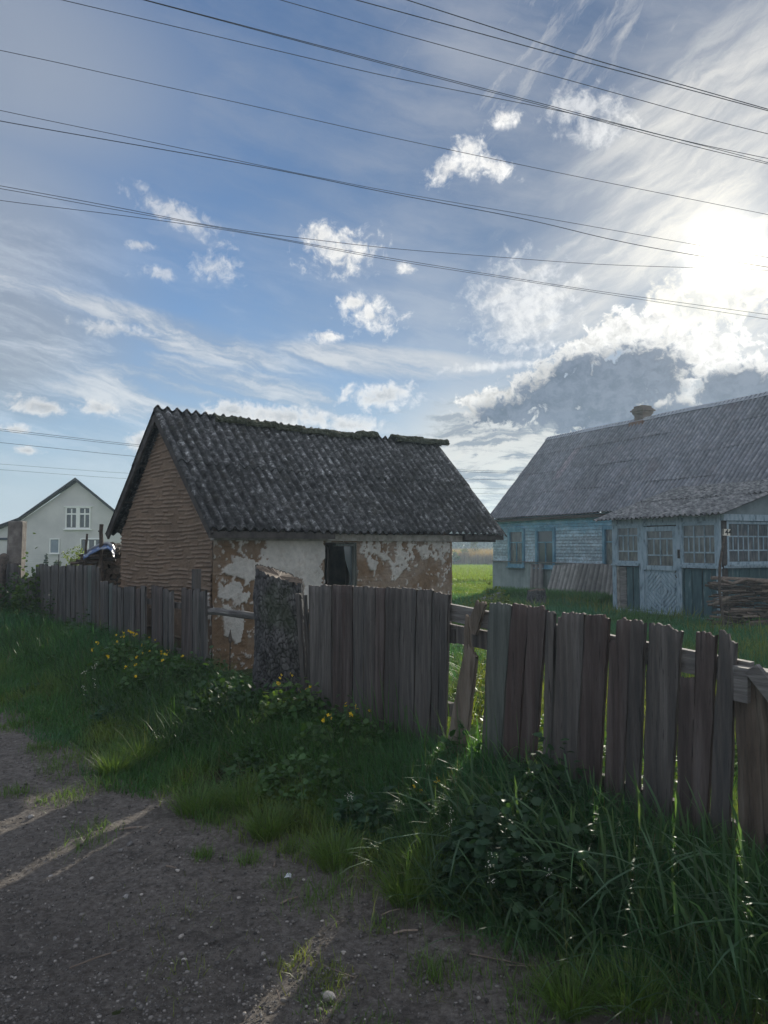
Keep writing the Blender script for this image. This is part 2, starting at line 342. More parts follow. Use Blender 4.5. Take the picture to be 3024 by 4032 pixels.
m_greensheet = M('grey_green_profiled_sheet', [(.3, (.17, .215, .20)), (.7, (.28, .34, .31))], ns=2, rough=.6, attr='col')
m_white = M('white_render', [(.3, (.48, .475, .475)), (.7, (.60, .59, .58))], ns=1.2, det=8, bump=.15, bs=12, spots=[(.7, .60, .8, (.42, .44, .46), .5)])
m_whiteframe = M('white_window_frame', [(.3, (.72, .73, .72)), (.7, (.82, .83, .82))], ns=3)
m_darkroof = M('dark_roof_edge', [(.3, (.018, .02, .024)), (.7, (.04, .042, .05))], ns=3)
m_concrete = M('stained_concrete', [(.3, (.09, .078, .068)), (.5, (.15, .132, .118)), (.7, (.25, .228, .205))], ns=5, det=8, bump=.5, bs=25)
m_brick = M('chimney_render', [(.3, (.12, .10, .085)), (.7, (.22, .18, .15))], ns=6, bump=.4)
m_road = M('road_gravel_and_dust', [(.28, (.062, .054, .046)), (.46, (.155, .137, .120)), (.60, (.25, .225, .20)), (.72, (.40, .37, .335))], (1, 1, 1), 30, 10, bump=1., bs=55, bdist=.022, rough=.95, nrough=.78, spec=.15, spots=[(1.1, .45, .75, (.075, .067, .062), .4), (2.6, .54, .66, (.050, .044, .040), .45), (160, .66, .72, (.34, .32, .30), .8), (90, .30, .24, (.02, .018, .017), .8)])
m_ground = M('soil_under_grass', [(.3, (.022, .030, .014)), (.5, (.045, .055, .022)), (.7, (.07, .08, .035))], ns=5, det=9, bump=.8, bs=20, rough=1, spec=.1)
m_far = M('far_meadow', [(.3, (.11, .20, .025)), (.6, (.17, .27, .035)), (.75, (.23, .28, .06))], (1, .25, 1), .6, 8, bump=.6, bs=4, rough=1, spec=.05)
m_grass = M('grass_blades', [(.3, (.85, .85, .85)), (.7, (1.1, 1.1, 1.1))], ns=4, attr='col', trans=.42, rough=.5, spec=.35)
m_leaf = M('leaf', [(.3, (.75, .8, .75)), (.7, (1.15, 1.1, 1.1))], ns=7, attr='col', trans=.40, rough=.5, spec=.35)
m_stem = M('plant_stem', [(.3, (.05, .07, .03)), (.7, (.09, .11, .05))], ns=9)
m_yellow = M('yellow_petal', [(.3, (.75, .50, .02)), (.7, (.85, .62, .04))], ns=30, trans=.3)
m_whitepet = M('white_petal', [(.3, (.7, .7, .68)), (.7, (.8, .8, .78))], ns=30, trans=.3)
m_stone = M('stone', [(.3, (.11, .105, .10)), (.7, (.26, .25, .24))], ns=20, rand=.4, bump=.4)
m_gravel = M('gravel_stones', [(.3, (.7, .7, .7)), (.7, (1.2, 1.2, 1.2))], ns=30, attr='col')
m_twig = M('dry_twig', [(.3, (.12, .09, .07)), (.7, (.26, .21, .17))], ns=20, rand=.25)
m_log = M('firewood_log_side', [(.3, (.035, .028, .024)), (.7, (.12, .095, .075))], ns=16, det=8, bump=.7, bs=40, rand=.4)
m_black = M('black_cable', [(.3, (.010, .010, .012)), (.7, (.016, .016, .02))], ns=3, rough=.6)
m_dark = M('dark_interior_board', [(.3, (.025, .018, .014)), (.7, (.05, .036, .03))], ns=5)
m_tarp = M('blue_plastic_wrapping', [(.35, (.03, .06, .16)), (.55, (.06, .11, .24)), (.64, (.30, .34, .40)), (.78, (.40, .43, .48))], ns=4, dist=1.0, rough=.25, spec=.6)
m_tarpw = M('white_plastic_wrapping', [(.3, (.25, .27, .30)), (.7, (.40, .42, .45))], ns=4, rough=.3)
m_reed = M('reeds', [(.3, (.8, .8, .8)), (.7, (1.1, 1.1, 1.1))], ns=4, attr='col', trans=.35)
m_plate = M('number_plate_enamel', [(.3, (.62, .58, .48)), (.7, (.75, .72, .62))], ns=20, rough=.5)
m_ink = M('black_digit_paint', [(.3, (.02, .02, .02)), (.7, (.03, .03, .03))], ns=4)
m_signblue = M('dark_sign_plate', [(.3, (.02, .025, .04)), (.7, (.035, .04, .06))], ns=4, rough=.4)
m_trunk = M('far_tree_trunk', [(.3, (.04, .035, .03)), (.7, (.09, .08, .07))], ns=3)
def glassmat(name, col, rough=.08):
    m = M(name, [(.3, tuple(c * .8 for c in col)), (.7, tuple(c * 1.2 for c in col))], ns=1.5, rough=rough, spec=.7); return m
m_glass = glassmat('old_window_glass', (.06, .075, .08)); m_glassw = glassmat('window_glass', (.05, .06, .065)); m_curtain = glassmat('grey_blind_behind_glass', (.20, .25, .29), .3)
m_curt = M('net_curtain_behind_glass', [(.35, (.05, .058, .062)), (.5, (.10, .108, .11)), (.65, (.19, .19, .18))], (5, 5, 1.2), 3, rough=.12, spec=.7)
def water_mat():
    m = M('pond_water', [(.3, (.02, .03, .03)), (.7, (.03, .04, .04))], ns=1, rough=.04, spec=.6, bump=.15, bs=3, bdist=.02); return m
m_water = water_mat()

# ------------------------------------------------------------------ ground, road, pond
def build_ground():
    ys = np.concatenate([np.linspace(-6, 30, 110), 30 * 1.12 ** np.arange(1, 42)])
    xs = np.concatenate([-(30 * 1.14 ** np.arange(34, 0, -1)), np.linspace(-30, 30, 150), 30 * 1.14 ** np.arange(1, 35)])
    X, Y = np.meshgrid(xs, ys); Z = terrain(X, Y) + .012 * rng.normal(size=X.shape) * (Y < 30)
    Z = Z + sstep(Y, 105, 260) * .4 - .035 * (Y < 30)
    # pond basin
    Z = Z - .35 * np.exp(-((Y - 93) / 9.0) ** 4)
    V = np.stack([X, Y, Z], -1).reshape(-1, 3)
    o = obj('ground', mesh_np('ground', V, quads=grid_quads(*X.shape), smooth=True), None)
    o.data.materials.append(m_ground); o.data.materials.append(m_far)
    cy = (Y[:-1, :-1] + Y[1:, 1:]) / 2
    mi = (cy.ravel() > 22).astype(np.int32); o.data.polygons.foreach_set('material_index', mi)
    tag(o, kind='structure')
    b = MB(); b.add([(-120, 82, -.80), (160, 82, -.80), (160, 101, -.80), (-120, 101, -.80)], [(0, 1, 2, 3)])
    tag(obj('pond_water', b, m_water), kind='structure')
ROAD_EDGE = [(-1500, 2560), (-400, 2690), (0, 2830), (200, 2960), (350, 3090), (650, 3190), (1000, 3340), (1350, 3490), (1700, 3660), (2100, 3840), (2500, 4000), (3000, 4160), (3800, 4400)]
EDGE = np.array([gnd(*p) for p in ROAD_EDGE])
def fence_dist(X, Y): return (X - FP0[0]) * FN[0] + (Y - FP0[1]) * FN[1]      # >0 on the road side
def fence_along(X, Y): return (X - FP0[0]) * FD[0] + (Y - FP0[1]) * FD[1]
_es = (EDGE - FP0) @ FD; _ed = (EDGE - FP0) @ FN; _o = np.argsort(_es); _es, _ed = _es[_o], _ed[_o]
def verge_w(s): return np.interp(s, _es, _ed)                                # width of the grass verge at s metres along the fence
def build_road():
    s = np.concatenate([np.linspace(-14, -3.2, 40), np.linspace(-3, 6, 520), np.linspace(6.2, 45, 120)]); nw = 260
    w = np.linspace(0, 1, nw) ** 1.6
    S, W = np.meshgrid(s, w); D = verge_w(S) - .22 + W * 9.0
    X = FP0[0] + S * FD[0] + D * FN[0]; Y = FP0[1] + S * FD[1] + D * FN[1]
    Z = terrain(X, Y) + .02 + .018 * (fbm(X.shape, (40, 60), rng) - .5) * 2 + .012 * (fbm(X.shape, (120, 300), rng, 2) - .5) - .022 * np.exp(-((W - .47) / .05) ** 2) + .010 * np.exp(-((W - .38) / .04) ** 2) - .05 * (W == 0) - .03 * np.exp(-((D - verge_w(S) - 1.2) / .35) ** 2)
    tag(obj('road', mesh_np('road', np.stack([X, Y, Z], -1).reshape(-1, 3), quads=grid_quads(*X.shape), smooth=True), m_road), kind='structure')
build_ground(); build_road()
def road_z(X, Y): return .024

# ------------------------------------------------------------------ power lines
LINES = [
 ('thick black cable, topmost, leaving the top edge right of centre', [(1604, 0), (2296, 223), (3024, 430)], 1.3),
 ('black cable second from the top on the right, meeting the topmost one', [(1404, 0), (2259, 232), (3024, 436)], 1.3),
 ('single cable third from the top on the right edge', [(1106, 0), (1512, 116), (2259, 321), (2830, 480), (3024, 527)], 1.0),
 ('upper strand of the close pair crossing from the top left to the right', [(574, 0), (1512, 246), (2168, 417), (2697, 556), (3024, 624)], 1.0),
 ('lower strand of the close pair crossing from the top left to the right', [(574, 2), (1512, 252), (2168, 424), (2697, 568), (3024, 646)], 1.0),
 ('cable leaving the top edge nearest the left corner, just below the close pair', [(246, 0), (1512, 299), (2259, 447), (2788, 578), (3024, 640)], 1.0),
 ('lone kinked cable crossing the upper middle of the sky', [(-40, 190), (0, 199), (120, 222), (638, 339), (898, 395), (1512, 535), (2259, 693), (2619, 764), (3024, 845)], .85),
 ('thin upper cable that joins a thicker one above the centre and passes the sun', [(-40, 426), (0, 435), (820, 606), (1066, 661), (1512, 750), (2004, 834), (2724, 961), (3024, 1014)], .8),
 ('thicker lower cable running just below the sun glare', [(-40, 469), (0, 477), (1066, 663), (1512, 757), (2095, 866), (2423, 950), (2752, 1008), (3024, 1052)], 1.15),
 ('flattest cable, crossing the bundle left of the middle cloud', [(-40, 724), (0, 731), (456, 815), (893, 902), (1512, 977), (2332, 1041), (3024, 1064)], .85),
 ('upper wire of the lowest near bundle', [(-40, 735), (0, 741), (456, 826), (920, 907), (1512, 1013), (2287, 1137), (3024, 1239)], .85),
 ('lower wire of the lowest near bundle', [(-40, 784), (0, 790), (500, 850), (920, 909), (1512, 1021), (2350, 1152), (3024, 1257)], .85)]
def cable(pts, d0, d1, rad, label, group):
    pts = [np.array(p, float) for p in pts]
    xs = np.array([p[0] for p in pts]); ys = np.array([p[1] for p in pts])
    xx = np.linspace(xs[0], xs[-1], 60)
    yy = np.interp(xx, xs, ys); k = np.ones(7) / 7
    ye = np.concatenate([yy[0] - (yy[1] - yy[0]) * np.arange(3, 0, -1), yy, yy[-1] + (yy[-1] - yy[-2]) * np.arange(1, 4)])
    yy = np.convolve(ye, k, 'valid')
    # extend beyond the frame on both sides
    xx = np.concatenate([[xx[0] - 500], xx, [xx[-1] + 600]]); yy = np.concatenate([[yy[0] - 500 * (yy[1] - yy[0]) / (xx[2] - xx[1])], yy, [yy[-1] + 600 * (yy[-1] - yy[-2]) / (xx[-2] - xx[-3])]])
    P = [at(x, y, d0 + (d1 - d0) * np.clip((x + 500) / 4000, 0, 1)) for x, y in zip(xx, yy)]
    b = MB(); b.tube(P, rad, 6); o = obj('power_cable', b, m_black, origin=P[30]); tag(o, label, 'power cable', group)
for i, (lb, pts, w) in enumerate(LINES):
    cable(pts, 11 + .35 * i, 17 + .5 * i, .0068 * w, lb, 'power cables overhead')
FAR = [('topmost far wire above the white house, left of the shed', [(-40, 1684), (527, 1751), (1804, 1851), (2059, 1857), (2500, 1850)]),
       ('far wire just below the topmost one above the white house', [(-40, 1691), (527, 1757), (1804, 1858), (2059, 1864), (2500, 1858)]),
       ('second far wire down above the white house roof', [(-40, 1738), (509, 1796), (1826, 1887), (2031, 1891), (2500, 1888)]),
       ('third faint far wire, above the white house ridge', [(-40, 1824), (482, 1863), (1900, 1925), (2300, 1925)]),
       ('lowest faint far wire, nearest the white house ridge', [(-40, 1846), (482, 1885), (1900, 1945), (2300, 1945)])]
for i, (lb, pts) in enumerate(FAR):
    cable(pts, 70, 90, .022 if i < 3 else .014, lb, 'far power wires')

# ------------------------------------------------------------------ the shed
SA = np.array([-2.2, 9.772]); ST = radians(42.14); SL, SW = 4.50, 2.80; SZE, SZR = 1.80, 3.52; SOL, SOR, SE = .165, 1.18, .235
SR = np.array([cos(ST), sin(ST)]); SG = np.array([-sin(ST), cos(ST)])
def sp_(a, b, z): p = SA + SR * a + SG * b; return np.array([p[0], p[1], z])
def wall_coord(x, y):     # pixel on the shed's front wall -> (metres along it, height)
    p = on_plane(x, y, (SA[0], SA[1], 0), np.array([SG[0], SG[1], 0])); return (p[:2] - SA) @ SR, p[2]
shed = thing('clay_shed', (SA[0], SA[1], 0), 'low clay-walled shed with flaking white plaster and dark corrugated roof', 'shed')
def poly_mask(U, Z, poly):
    poly = np.array(poly); ins = np.zeros(U.shape, bool); n = len(poly)
    for i in range(n):
        x0, y0 = poly[i]; x1, y1 = poly[(i + 1) % n]
        if y0 == y1: continue
        c = ((y0 > Z) != (y1 > Z)) & (U < (x1 - x0) * (Z - y0) / (y1 - y0) + x0); ins ^= c
    return ins
def build_shed():
    g = np.random.default_rng(11)
    CLAY = np.array([.185, .124, .076]); PLAS = np.array([.52, .505, .465]); WASH = np.array([.36, .31, .26])
    # front wall
    WH = SZE - .02; res = .0125
    us = np.linspace(0, SL, int(SL / res)); zs = np.linspace(-.1, WH, int((WH + .1) / res))
    U, Z = np.meshgrid(us, zs); n1 = fbm(U.shape, (8, 20), g, 5); n2 = fbm(U.shape, (8, 20), g, 5); n3 = fbm(U.shape, (30, 90), g, 3)
    Uw = U + (n1 - .5) * .55; Zw = Z + (n2 - .5) * .55
    P = lambda L: [wall_coord(x, y) for x, y in L]
    m = np.zeros(U.shape)
    polys = [[(925, 2105), (1060, 2125), (1120, 2100), (1275, 2100), (1275, 2320), (1210, 2420), (1180, 2300), (1105, 2260), (1050, 2330), (985, 2330), (915, 2310), (940, 2285), (880, 2240), (910, 2180), (960, 2180), (925, 2130)],
             [(855, 2310), (900, 2300), (965, 2370), (945, 2400), (870, 2390), (845, 2350)],
             [(890, 2430), (950, 2430), (940, 2500), (900, 2550), (855, 2530), (885, 2490)],
             [(1405, 2110), (1775, 2110), (1775, 2190), (1700, 2200), (1640, 2180), (1600, 2240), (1545, 2250), (1520, 2200), (1480, 2200), (1450, 2270), (1420, 2240)]]
    for p in polys: m = np.maximum(m, poly_mask(Uw, Zw, P(p)).astype(float))
    u_r = wall_coord(1405, 2200)[0]
    # brown islands knocked out of the white
    for (x, y, r) in ((1545, 2150, .10), (1640, 2130, .07), (1000, 2150, .14), (1480, 2160, .06), (1700, 2150, .07), (1745, 2165, .05)):
        u0, z0 = wall_coord(x, y); m = np.where((Uw - u0) ** 2 + ((Zw - z0) * .8) ** 2 < r * r, 0, m)
    right = (U > u_r)
    m = np.where(right & (n3 < .38), 0, m)
    specks = (n3 > .66) & (n1 > .40); m = np.where(specks, .8, m)
    wash = np.where(right, sstep(n2, .38, .62) * .45, sstep(n1, .42, .60) * .25) * sstep(Z, .0, .5)
    col = CLAY[None, None] * (.8 + .5 * fbm(U.shape, (20, 50), g, 4))[..., None]
    col = col * (1 - wash[..., None]) + WASH * wash[..., None]
    pl = PLAS[None, None] * (.78 + .38 * fbm(U.shape, (6, 16), g, 5))[..., None]
    col = col * (1 - m[..., None]) + pl * m[..., None]
    # lath keys showing in the clay low on the right
    rows = np.sin((Z + .02 * (n1 - .5)) / .052 * 2 * pi); seg = smooth_noise(U.shape, (36, 18), g)
    lath = np.clip(rows, 0, 1) ** 2 * (seg > .5) * sstep(n2, .35, .6) * (right | (U < .5))
    disp = .020 * m + .022 * (n1 - .5) + .010 * n3 - .004 * (fbm(U.shape, (60, 160), g, 2) > .62) - .012 * lath * (1 - m) + .012 * (U < .02)
    B = np.array([sp_(0, 0, 0)]); nrm = -SG
    X = SA[0] + SR[0] * U + nrm[0] * disp; Y = SA[1] + SR[1] * U + nrm[1] * disp
    V = np.stack([X, Y, Z], -1).reshape(-1, 3)
    # door opening
    uL, _ = wall_coord(1276, 2200); uR, _ = wall_coord(1404, 2200); zT = wall_coord(1340, 2137)[1]
    cu = (U[:-1, :-1] + U[1:, 1:]) / 2; cz = (Z[:-1, :-1] + Z[1:, 1:]) / 2
    keep = ~((cu > uL) & (cu < uR) & (cz < zT) & (cz > .08))
    obj('front_wall', mesh_np('front_wall', V, quads=grid_quads(*U.shape, keep), attrs={'col': col.reshape(-1, 3)}, smooth=True), m_clay, shed)
    ax = [(*SR, 0), (*SG, 0), (0, 0, 1)]
    # reveals, jambs and inner leaf of the door
    rv = MB()
    rv.box(sp_(uL - .03, .10, (zT + .08) / 2), (.06, .17, zT - .08), ax); rv.box(sp_(uR + .03, .10, (zT + .08) / 2), (.06, .17, zT - .08), ax)
    rv.box(sp_((uL + uR) / 2, .10, zT + .03), (uR - uL + .12, .17, .06), ax); rv.box(sp_((uL + uR) / 2, .10, .05), (uR - uL + .12, .17, .06), ax)
    obj('door_reveal', rv, m_palewall, shed)
    fr = MB(); fr.box(sp_(uR - .035, .03, zT / 2 + .03), (.05, .07, zT - .07), ax); fr.box(sp_((uL + uR) / 2 + .10, .03, zT - .03), ((uR - uL) - .22, .06, .035), ax)
    dr = obj('door_frame', fr, m_woodgreen, shed)
    lf = MB(); um = (uL + uR) / 2
    lf.box(sp_(um - .10, .42, zT / 2), (.03, .5, zT - .1), ax)
    obj('door_leaf', lf, m_dark, shed)
    gl = MB(); q = lambda a, z: sp_(a, .035, z)
    gl.add([q(uR - .06, zT - .05), q(uR - .22, zT - .05), q(uR - .19, zT - .25), q(uR - .09, zT - .52), q(uR - .13, zT - .80), q(uR - .06, zT - .8)] +
           [q(uR - .06, zT - .05) + np.array([*SG, 0]) * .004, q(uR - .22, zT - .05) + np.array([*SG, 0]) * .004, q(uR - .19, zT - .25) + np.array([*SG, 0]) * .004, q(uR - .09, zT - .52) + np.array([*SG, 0]) * .004, q(uR - .13, zT - .80) + np.array([*SG, 0]) * .004, q(uR - .06, zT - .8) + np.array([*SG, 0]) * .004],
           [(0, 1, 2, 3, 4, 5), (11, 10, 9, 8, 7, 6)] + [(i, (i + 1) % 6, 6 + (i + 1) % 6, 6 + i) for i in range(6)])
    obj('broken_pane', gl, m_glass, shed)
    # gable wall facing the camera, split laths pressed in wet clay
    slope = (SZR - .10 - SZE) / (SW / 2)
    nz, nu = 330, 250; zs = np.linspace(-.1, SZR - .12, nz); t = np.linspace(0, 1, nu)
    half = np.minimum(SW / 2, (SZR - .10 - zs) / slope); U = (SW / 2 - half)[:, None] + t[None] * (2 * half)[:, None]; Z = np.repeat(zs[:, None], nu, 1)
    g = np.random.default_rng(5)
    def tex(Ux, Zx, cells, oct=4):
        T = fbm((400, 300), cells, g, oct); iu = np.clip((Ux / SW * 299), 0, 299).astype(int); iz = np.clip((Zx + .1) / (SZR + .1) * 399, 0, 399).astype(int); return T[iz, iu]
    n1 = tex(U, Z, (12, 6), 5); n2 = tex(U, Z, (10, 8), 5)
    pitch = .056
    ph = (Z + .020 * np.sin(U * 2.1 + Z * 3) + .03 * (n1 - .5) + .05 * (U - 1.4) * .35 * sstep(Z, .8, 2.5)) / pitch
    ph = ph + .45 * (tex(U, Z, (16, 9), 2) - .5)
    row = np.floor(ph).astype(int); fr_ = ph - row
    segt = g.random((400, 40)); segw = 5.5 + 5 * g.random(400)
    sh = g.random(400)
    k = np.clip((U * segw[row % 400] * .55 + sh[row % 400] * 7).astype(int), 0, 39); frs = (U * segw[row % 400] * .55 + sh[row % 400] * 7) % 1
    on = (segt[row % 400, k] > .24) & (frs > .06) & (frs < .95)
    dens = sstep(Z, .55, 1.1) * (.4 + .6 * sstep(n2, .28, .42)); on = on & (g.random((400, 40))[row % 400, k] < dens * 1.1 + .08)
    prof = np.exp(-((fr_ - .5) / .20) ** 2)
    groove = np.exp(-((fr_ - .14) / .10) ** 2)
    disp = on * (.018 * prof * (.6 + .8 * segt[row % 400, k]) - .016 * groove) + .012 * (tex(U, Z, (60, 50), 3) - .5) + .02 * (n1 - .5) + .006 * (tex(U, Z, (90, 70), 2) - .5)
    col = np.array([.205, .150, .108])[None, None] * (.75 + .55 * n2)[..., None]
    lathc = np.array([.27, .21, .165]) * (.7 + .6 * segt[row % 400, k])[..., None]
    mk = (on * np.clip(prof * 1.2 - .1, 0, 1) * .85)[..., None]; col = col * (1 - mk) + lathc * mk
    mk = (on * groove * .5)[..., None]; col = col * (1 - mk) + np.array([.09, .06, .045]) * mk
    whit = ((tex(U, Z, (40, 30), 3) > .56) & (U < .35) & (Z < 1.0)); col[whit] = [.50, .47, .43]
    X = SA[0] + SG[0] * U - SR[0] * disp; Y = SA[1] + SG[1] * U - SR[1] * disp
    obj('gable_wall', mesh_np('gable_wall', np.stack([X, Y, Z], -1).reshape(-1, 3), quads=grid_quads(nz, nu)[:, ::-1], attrs={'col': col.reshape(-1, 3)}, smooth=True), m_clay, shed)
    # other walls (prisms)
    ow = MB(); th = .18
    ow.box(sp_(SL / 2, SW - th / 2, SZE / 2 - .05), (SL - .04, th, SZE), ax)
    zt = SZR - .14
    def gable(a0, a1):
        pr = [(0.03, -.1), (SW - .2, -.1), (SW - .2, SZE - .06), (SW / 2, zt), (.03, SZE - .06)]
        V = [sp_(a0, b, z) for b, z in pr] + [sp_(a1, b, z) for b, z in pr]
        ow.add(V, [(0, 1, 2, 3, 4), (9, 8, 7, 6, 5)] + [(i, i + 5, (i + 1) % 5 + 5, (i + 1) % 5) for i in range(5)])
    gable(SL - th, SL)
    gable(.04, .12)
    obj('rear_walls', ow, m_claydull, shed)
    # wall plate and eave timbers
    wp = MB(); wp.box(sp_(SL / 2 - .02 + .1, -.03, SZE - .075), (SL + .2, .10, .10), ax); obj('wall_plate', wp, m_palewall, shed)
    for c_, sz in ((sp_(1.0 - SOL, -SE + .03, SZE - .055), (2.0, .03, .09)), (sp_(SL + .62, -SE + .06, SZE - .045), (1.0, .05, .10)), (sp_(SL + .5, SW / 2, SZR - .25), (1.2, .1, .12)), (sp_(SL + .55, 0.02, SZE - .06), (1.1, .12, .14))):
        et = MB(); et.box(c_, sz, ax); obj('eave_timber', et, m_darkwood, shed)
    # roof: two slopes of corrugated sheets in two rows
    sl = (SZR - SZE) / (SW / 2 + SE)
    def slope_sheet(side):
        a0, a1 = -SOL, SL + SOR; na = int((a1 - a0) / .15 * 12); V = []; Q = []
        a = np.linspace(a0, a1, na); cols_ = []; tone_ = g.random((10, 2)); verts = []; quads = []; n0 = 0
        run = SW / 2 + SE
        for (t0, t1, lift) in ((0.0, .56, .0), (.53, 1.0, .018)) if side > 0 else ((0.0, .60, .0), (.57, 1.02, .02)):
            nb = 40; t = np.linspace(t0, t1, nb); A, T = np.meshgrid(a, t)
            wob = .010 * np.sin(A * 1.7 + side) + .012 * (fbm(A.shape, (4, 20), g, 3) - .5)
            wav = .028 * np.sin(A / .15 * 2 * pi) + .006 * (fbm(A.shape, (40, 300), g, 2) - .5) * 2
            rag = .03 * (g.random(na) - .5) if t0 == 0 else 0
            D = -SE + T * run
            if t0 == 0: D = D + rag * (T == 0)
            Zz = SZE + sl * T * run + lift + wav + wob + .01 - .04 * np.sin(np.pi * (A - a0) / (a1 - a0)) * T
            D2 = D if side > 0 else SW - D
            for off in (0.0, -.012):
                X = SA[0] + SR[0] * A + SG[0] * D2; Y = SA[1] + SR[1] * A + SG[1] * D2
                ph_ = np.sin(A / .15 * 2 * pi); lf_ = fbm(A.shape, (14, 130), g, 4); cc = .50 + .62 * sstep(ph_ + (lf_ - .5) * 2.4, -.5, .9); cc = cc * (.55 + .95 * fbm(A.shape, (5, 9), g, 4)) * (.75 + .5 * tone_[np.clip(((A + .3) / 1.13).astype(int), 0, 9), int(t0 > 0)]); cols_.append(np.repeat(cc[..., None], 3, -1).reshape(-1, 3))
                verts.append(np.stack([X, Y, Zz + off], -1).reshape(-1, 3)); quads.append(grid_quads(nb, na) + n0); n0 += nb * na
            # close the rim between the top and bottom skins
            i0 = n0 - 2 * nb * na; j0 = n0 - nb * na
            for ring in (np.arange(na), np.arange(na) + (nb - 1) * na, np.arange(nb) * na, np.arange(nb) * na + na - 1):
                quads.append(np.stack([ring[:-1] + i0, ring[1:] + i0, ring[1:] + j0, ring[:-1] + j0], -1))
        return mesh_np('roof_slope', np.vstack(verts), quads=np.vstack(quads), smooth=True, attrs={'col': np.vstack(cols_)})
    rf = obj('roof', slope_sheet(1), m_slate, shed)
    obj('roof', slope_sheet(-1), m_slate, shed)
    # verge boards on the left gable
    vb = MB()
    for s_ in (0, 1):
        b0, b1 = (-SE + .02, SW / 2) if s_ == 0 else (SW + SE - .02, SW / 2)
        for wd, off in ((.10, -.09),):
            pts = [sp_(-SOL + .03, b0, SZE - .03), sp_(-SOL + .03, b1, SZR - .05)]
            d = pts[1] - pts[0]; Ln = np.linalg.norm(d); d = d / Ln; nn = np.cross(d, np.array([*SR, 0])); nn = nn / np.linalg.norm(nn)
            vb.box((pts[0] + pts[1]) / 2 + np.array([0, 0, -.03]), (Ln, .03, wd), [d, (*SR, 0), nn])
    for s_ in (.30, .60, .90):       # laths under the far overhang
        b = SW + SE - .05 - s_ * (SW / 2 + SE) ; z = SZE + sl * s_ * (SW / 2 + SE) - .05
        vb.box(sp_(SL / 2 + .4, b if b > SW / 2 else SW / 2 + .05, z), (SL + 1.1, .06, .03), ax)
    obj('verge_board', vb, m_darkwood, shed)
    # ridge caps: mossy half pipes, with one missing stretch
    u = lambda x, y: ((on_plane(x, y, sp_(0, SW / 2, 0), np.array([SG[0], SG[1], 0]))[:2] - SA) @ SR)
    cuts = [u(840, 1640), u(960, 1660), u(1075, 1680), u(1175, 1700), u(1280, 1715), u(1375, 1730), u(1470, 1745)]
    segs = list(zip(cuts[:-1], cuts[1:])) + [(u(1552, 1725), u(1650, 1740)), (u(1640, 1740), SL + SOR + .12)]
    for a0, a1 in segs:
        b = MB(); k = 14; rings = 12; V = []
        for i in range(rings):
            a = a0 - .03 + (a1 - a0 + .06) * i / (rings - 1)
            r0 = .095 * (1 + .25 * exp(-((i - 0) / 1.2) ** 2)) * (1 + .06 * g.normal()); sag = -.035 * sin(pi * (a + SOL) / (SL + SOL + SOR)) + (.06 if a > SL - .9 else 0) + .03 * ((i % rings) / rings - .5) * (1 if len(segs) else 0)
            for j in range(k):
                th = -.35 + (pi + .7) * j / (k - 1); rr = r0 * (1 + .07 * g.normal())
                V.append(sp_(a, SW / 2 + rr * 1.25 * cos(th), SZR + .0 + sag + rr * .9 * sin(th) - .015))
        for i in range(rings):      # inner skin
            for j in range(k):
                p = V[i * k + j]; c = sp_(a0 - .03 + (a1 - a0 + .06) * i / (rings - 1), SW / 2, SZR - .03); V.append(p + (c - p) * .25)
        n = rings * k; Fc = []
        for i in range(rings - 1):
            for j in range(k - 1):
                q = (i * k + j, i * k + j + 1, (i + 1) * k + j + 1, (i + 1) * k + j); Fc += [q, tuple(x + n for x in q)[::-1]]
        for i in (0, rings - 1):
            for j in range(k - 1): Fc.append((i * k + j, i * k + j + 1, n + i * k + j + 1, n + i * k + j))
        for j in (0, k - 1):
            for i in range(rings - 1): Fc.append((i * k + j, (i + 1) * k + j, n + (i + 1) * k + j, n + i * k + j))
        b.add(V, Fc); obj('ridge_cap', b, m_moss, shed)
m_palewall = M('old_limewashed_timber', [(.3, (.16, .15, .13)), (.7, (.42, .40, .36))], (1, 1, 1), 9, 8, bump=.4)
m_claydull = M('plain_clay_wall', [(.3, (.16, .11, .075)), (.7, (.26, .18, .13))], ns=6, bump=.5)
m_darkwood = M('dark_old_timber', [(.3, (.03, .026, .024)), (.7, (.085, .075, .068))], ns=10, bump=.5, bs=40)
build_shed()

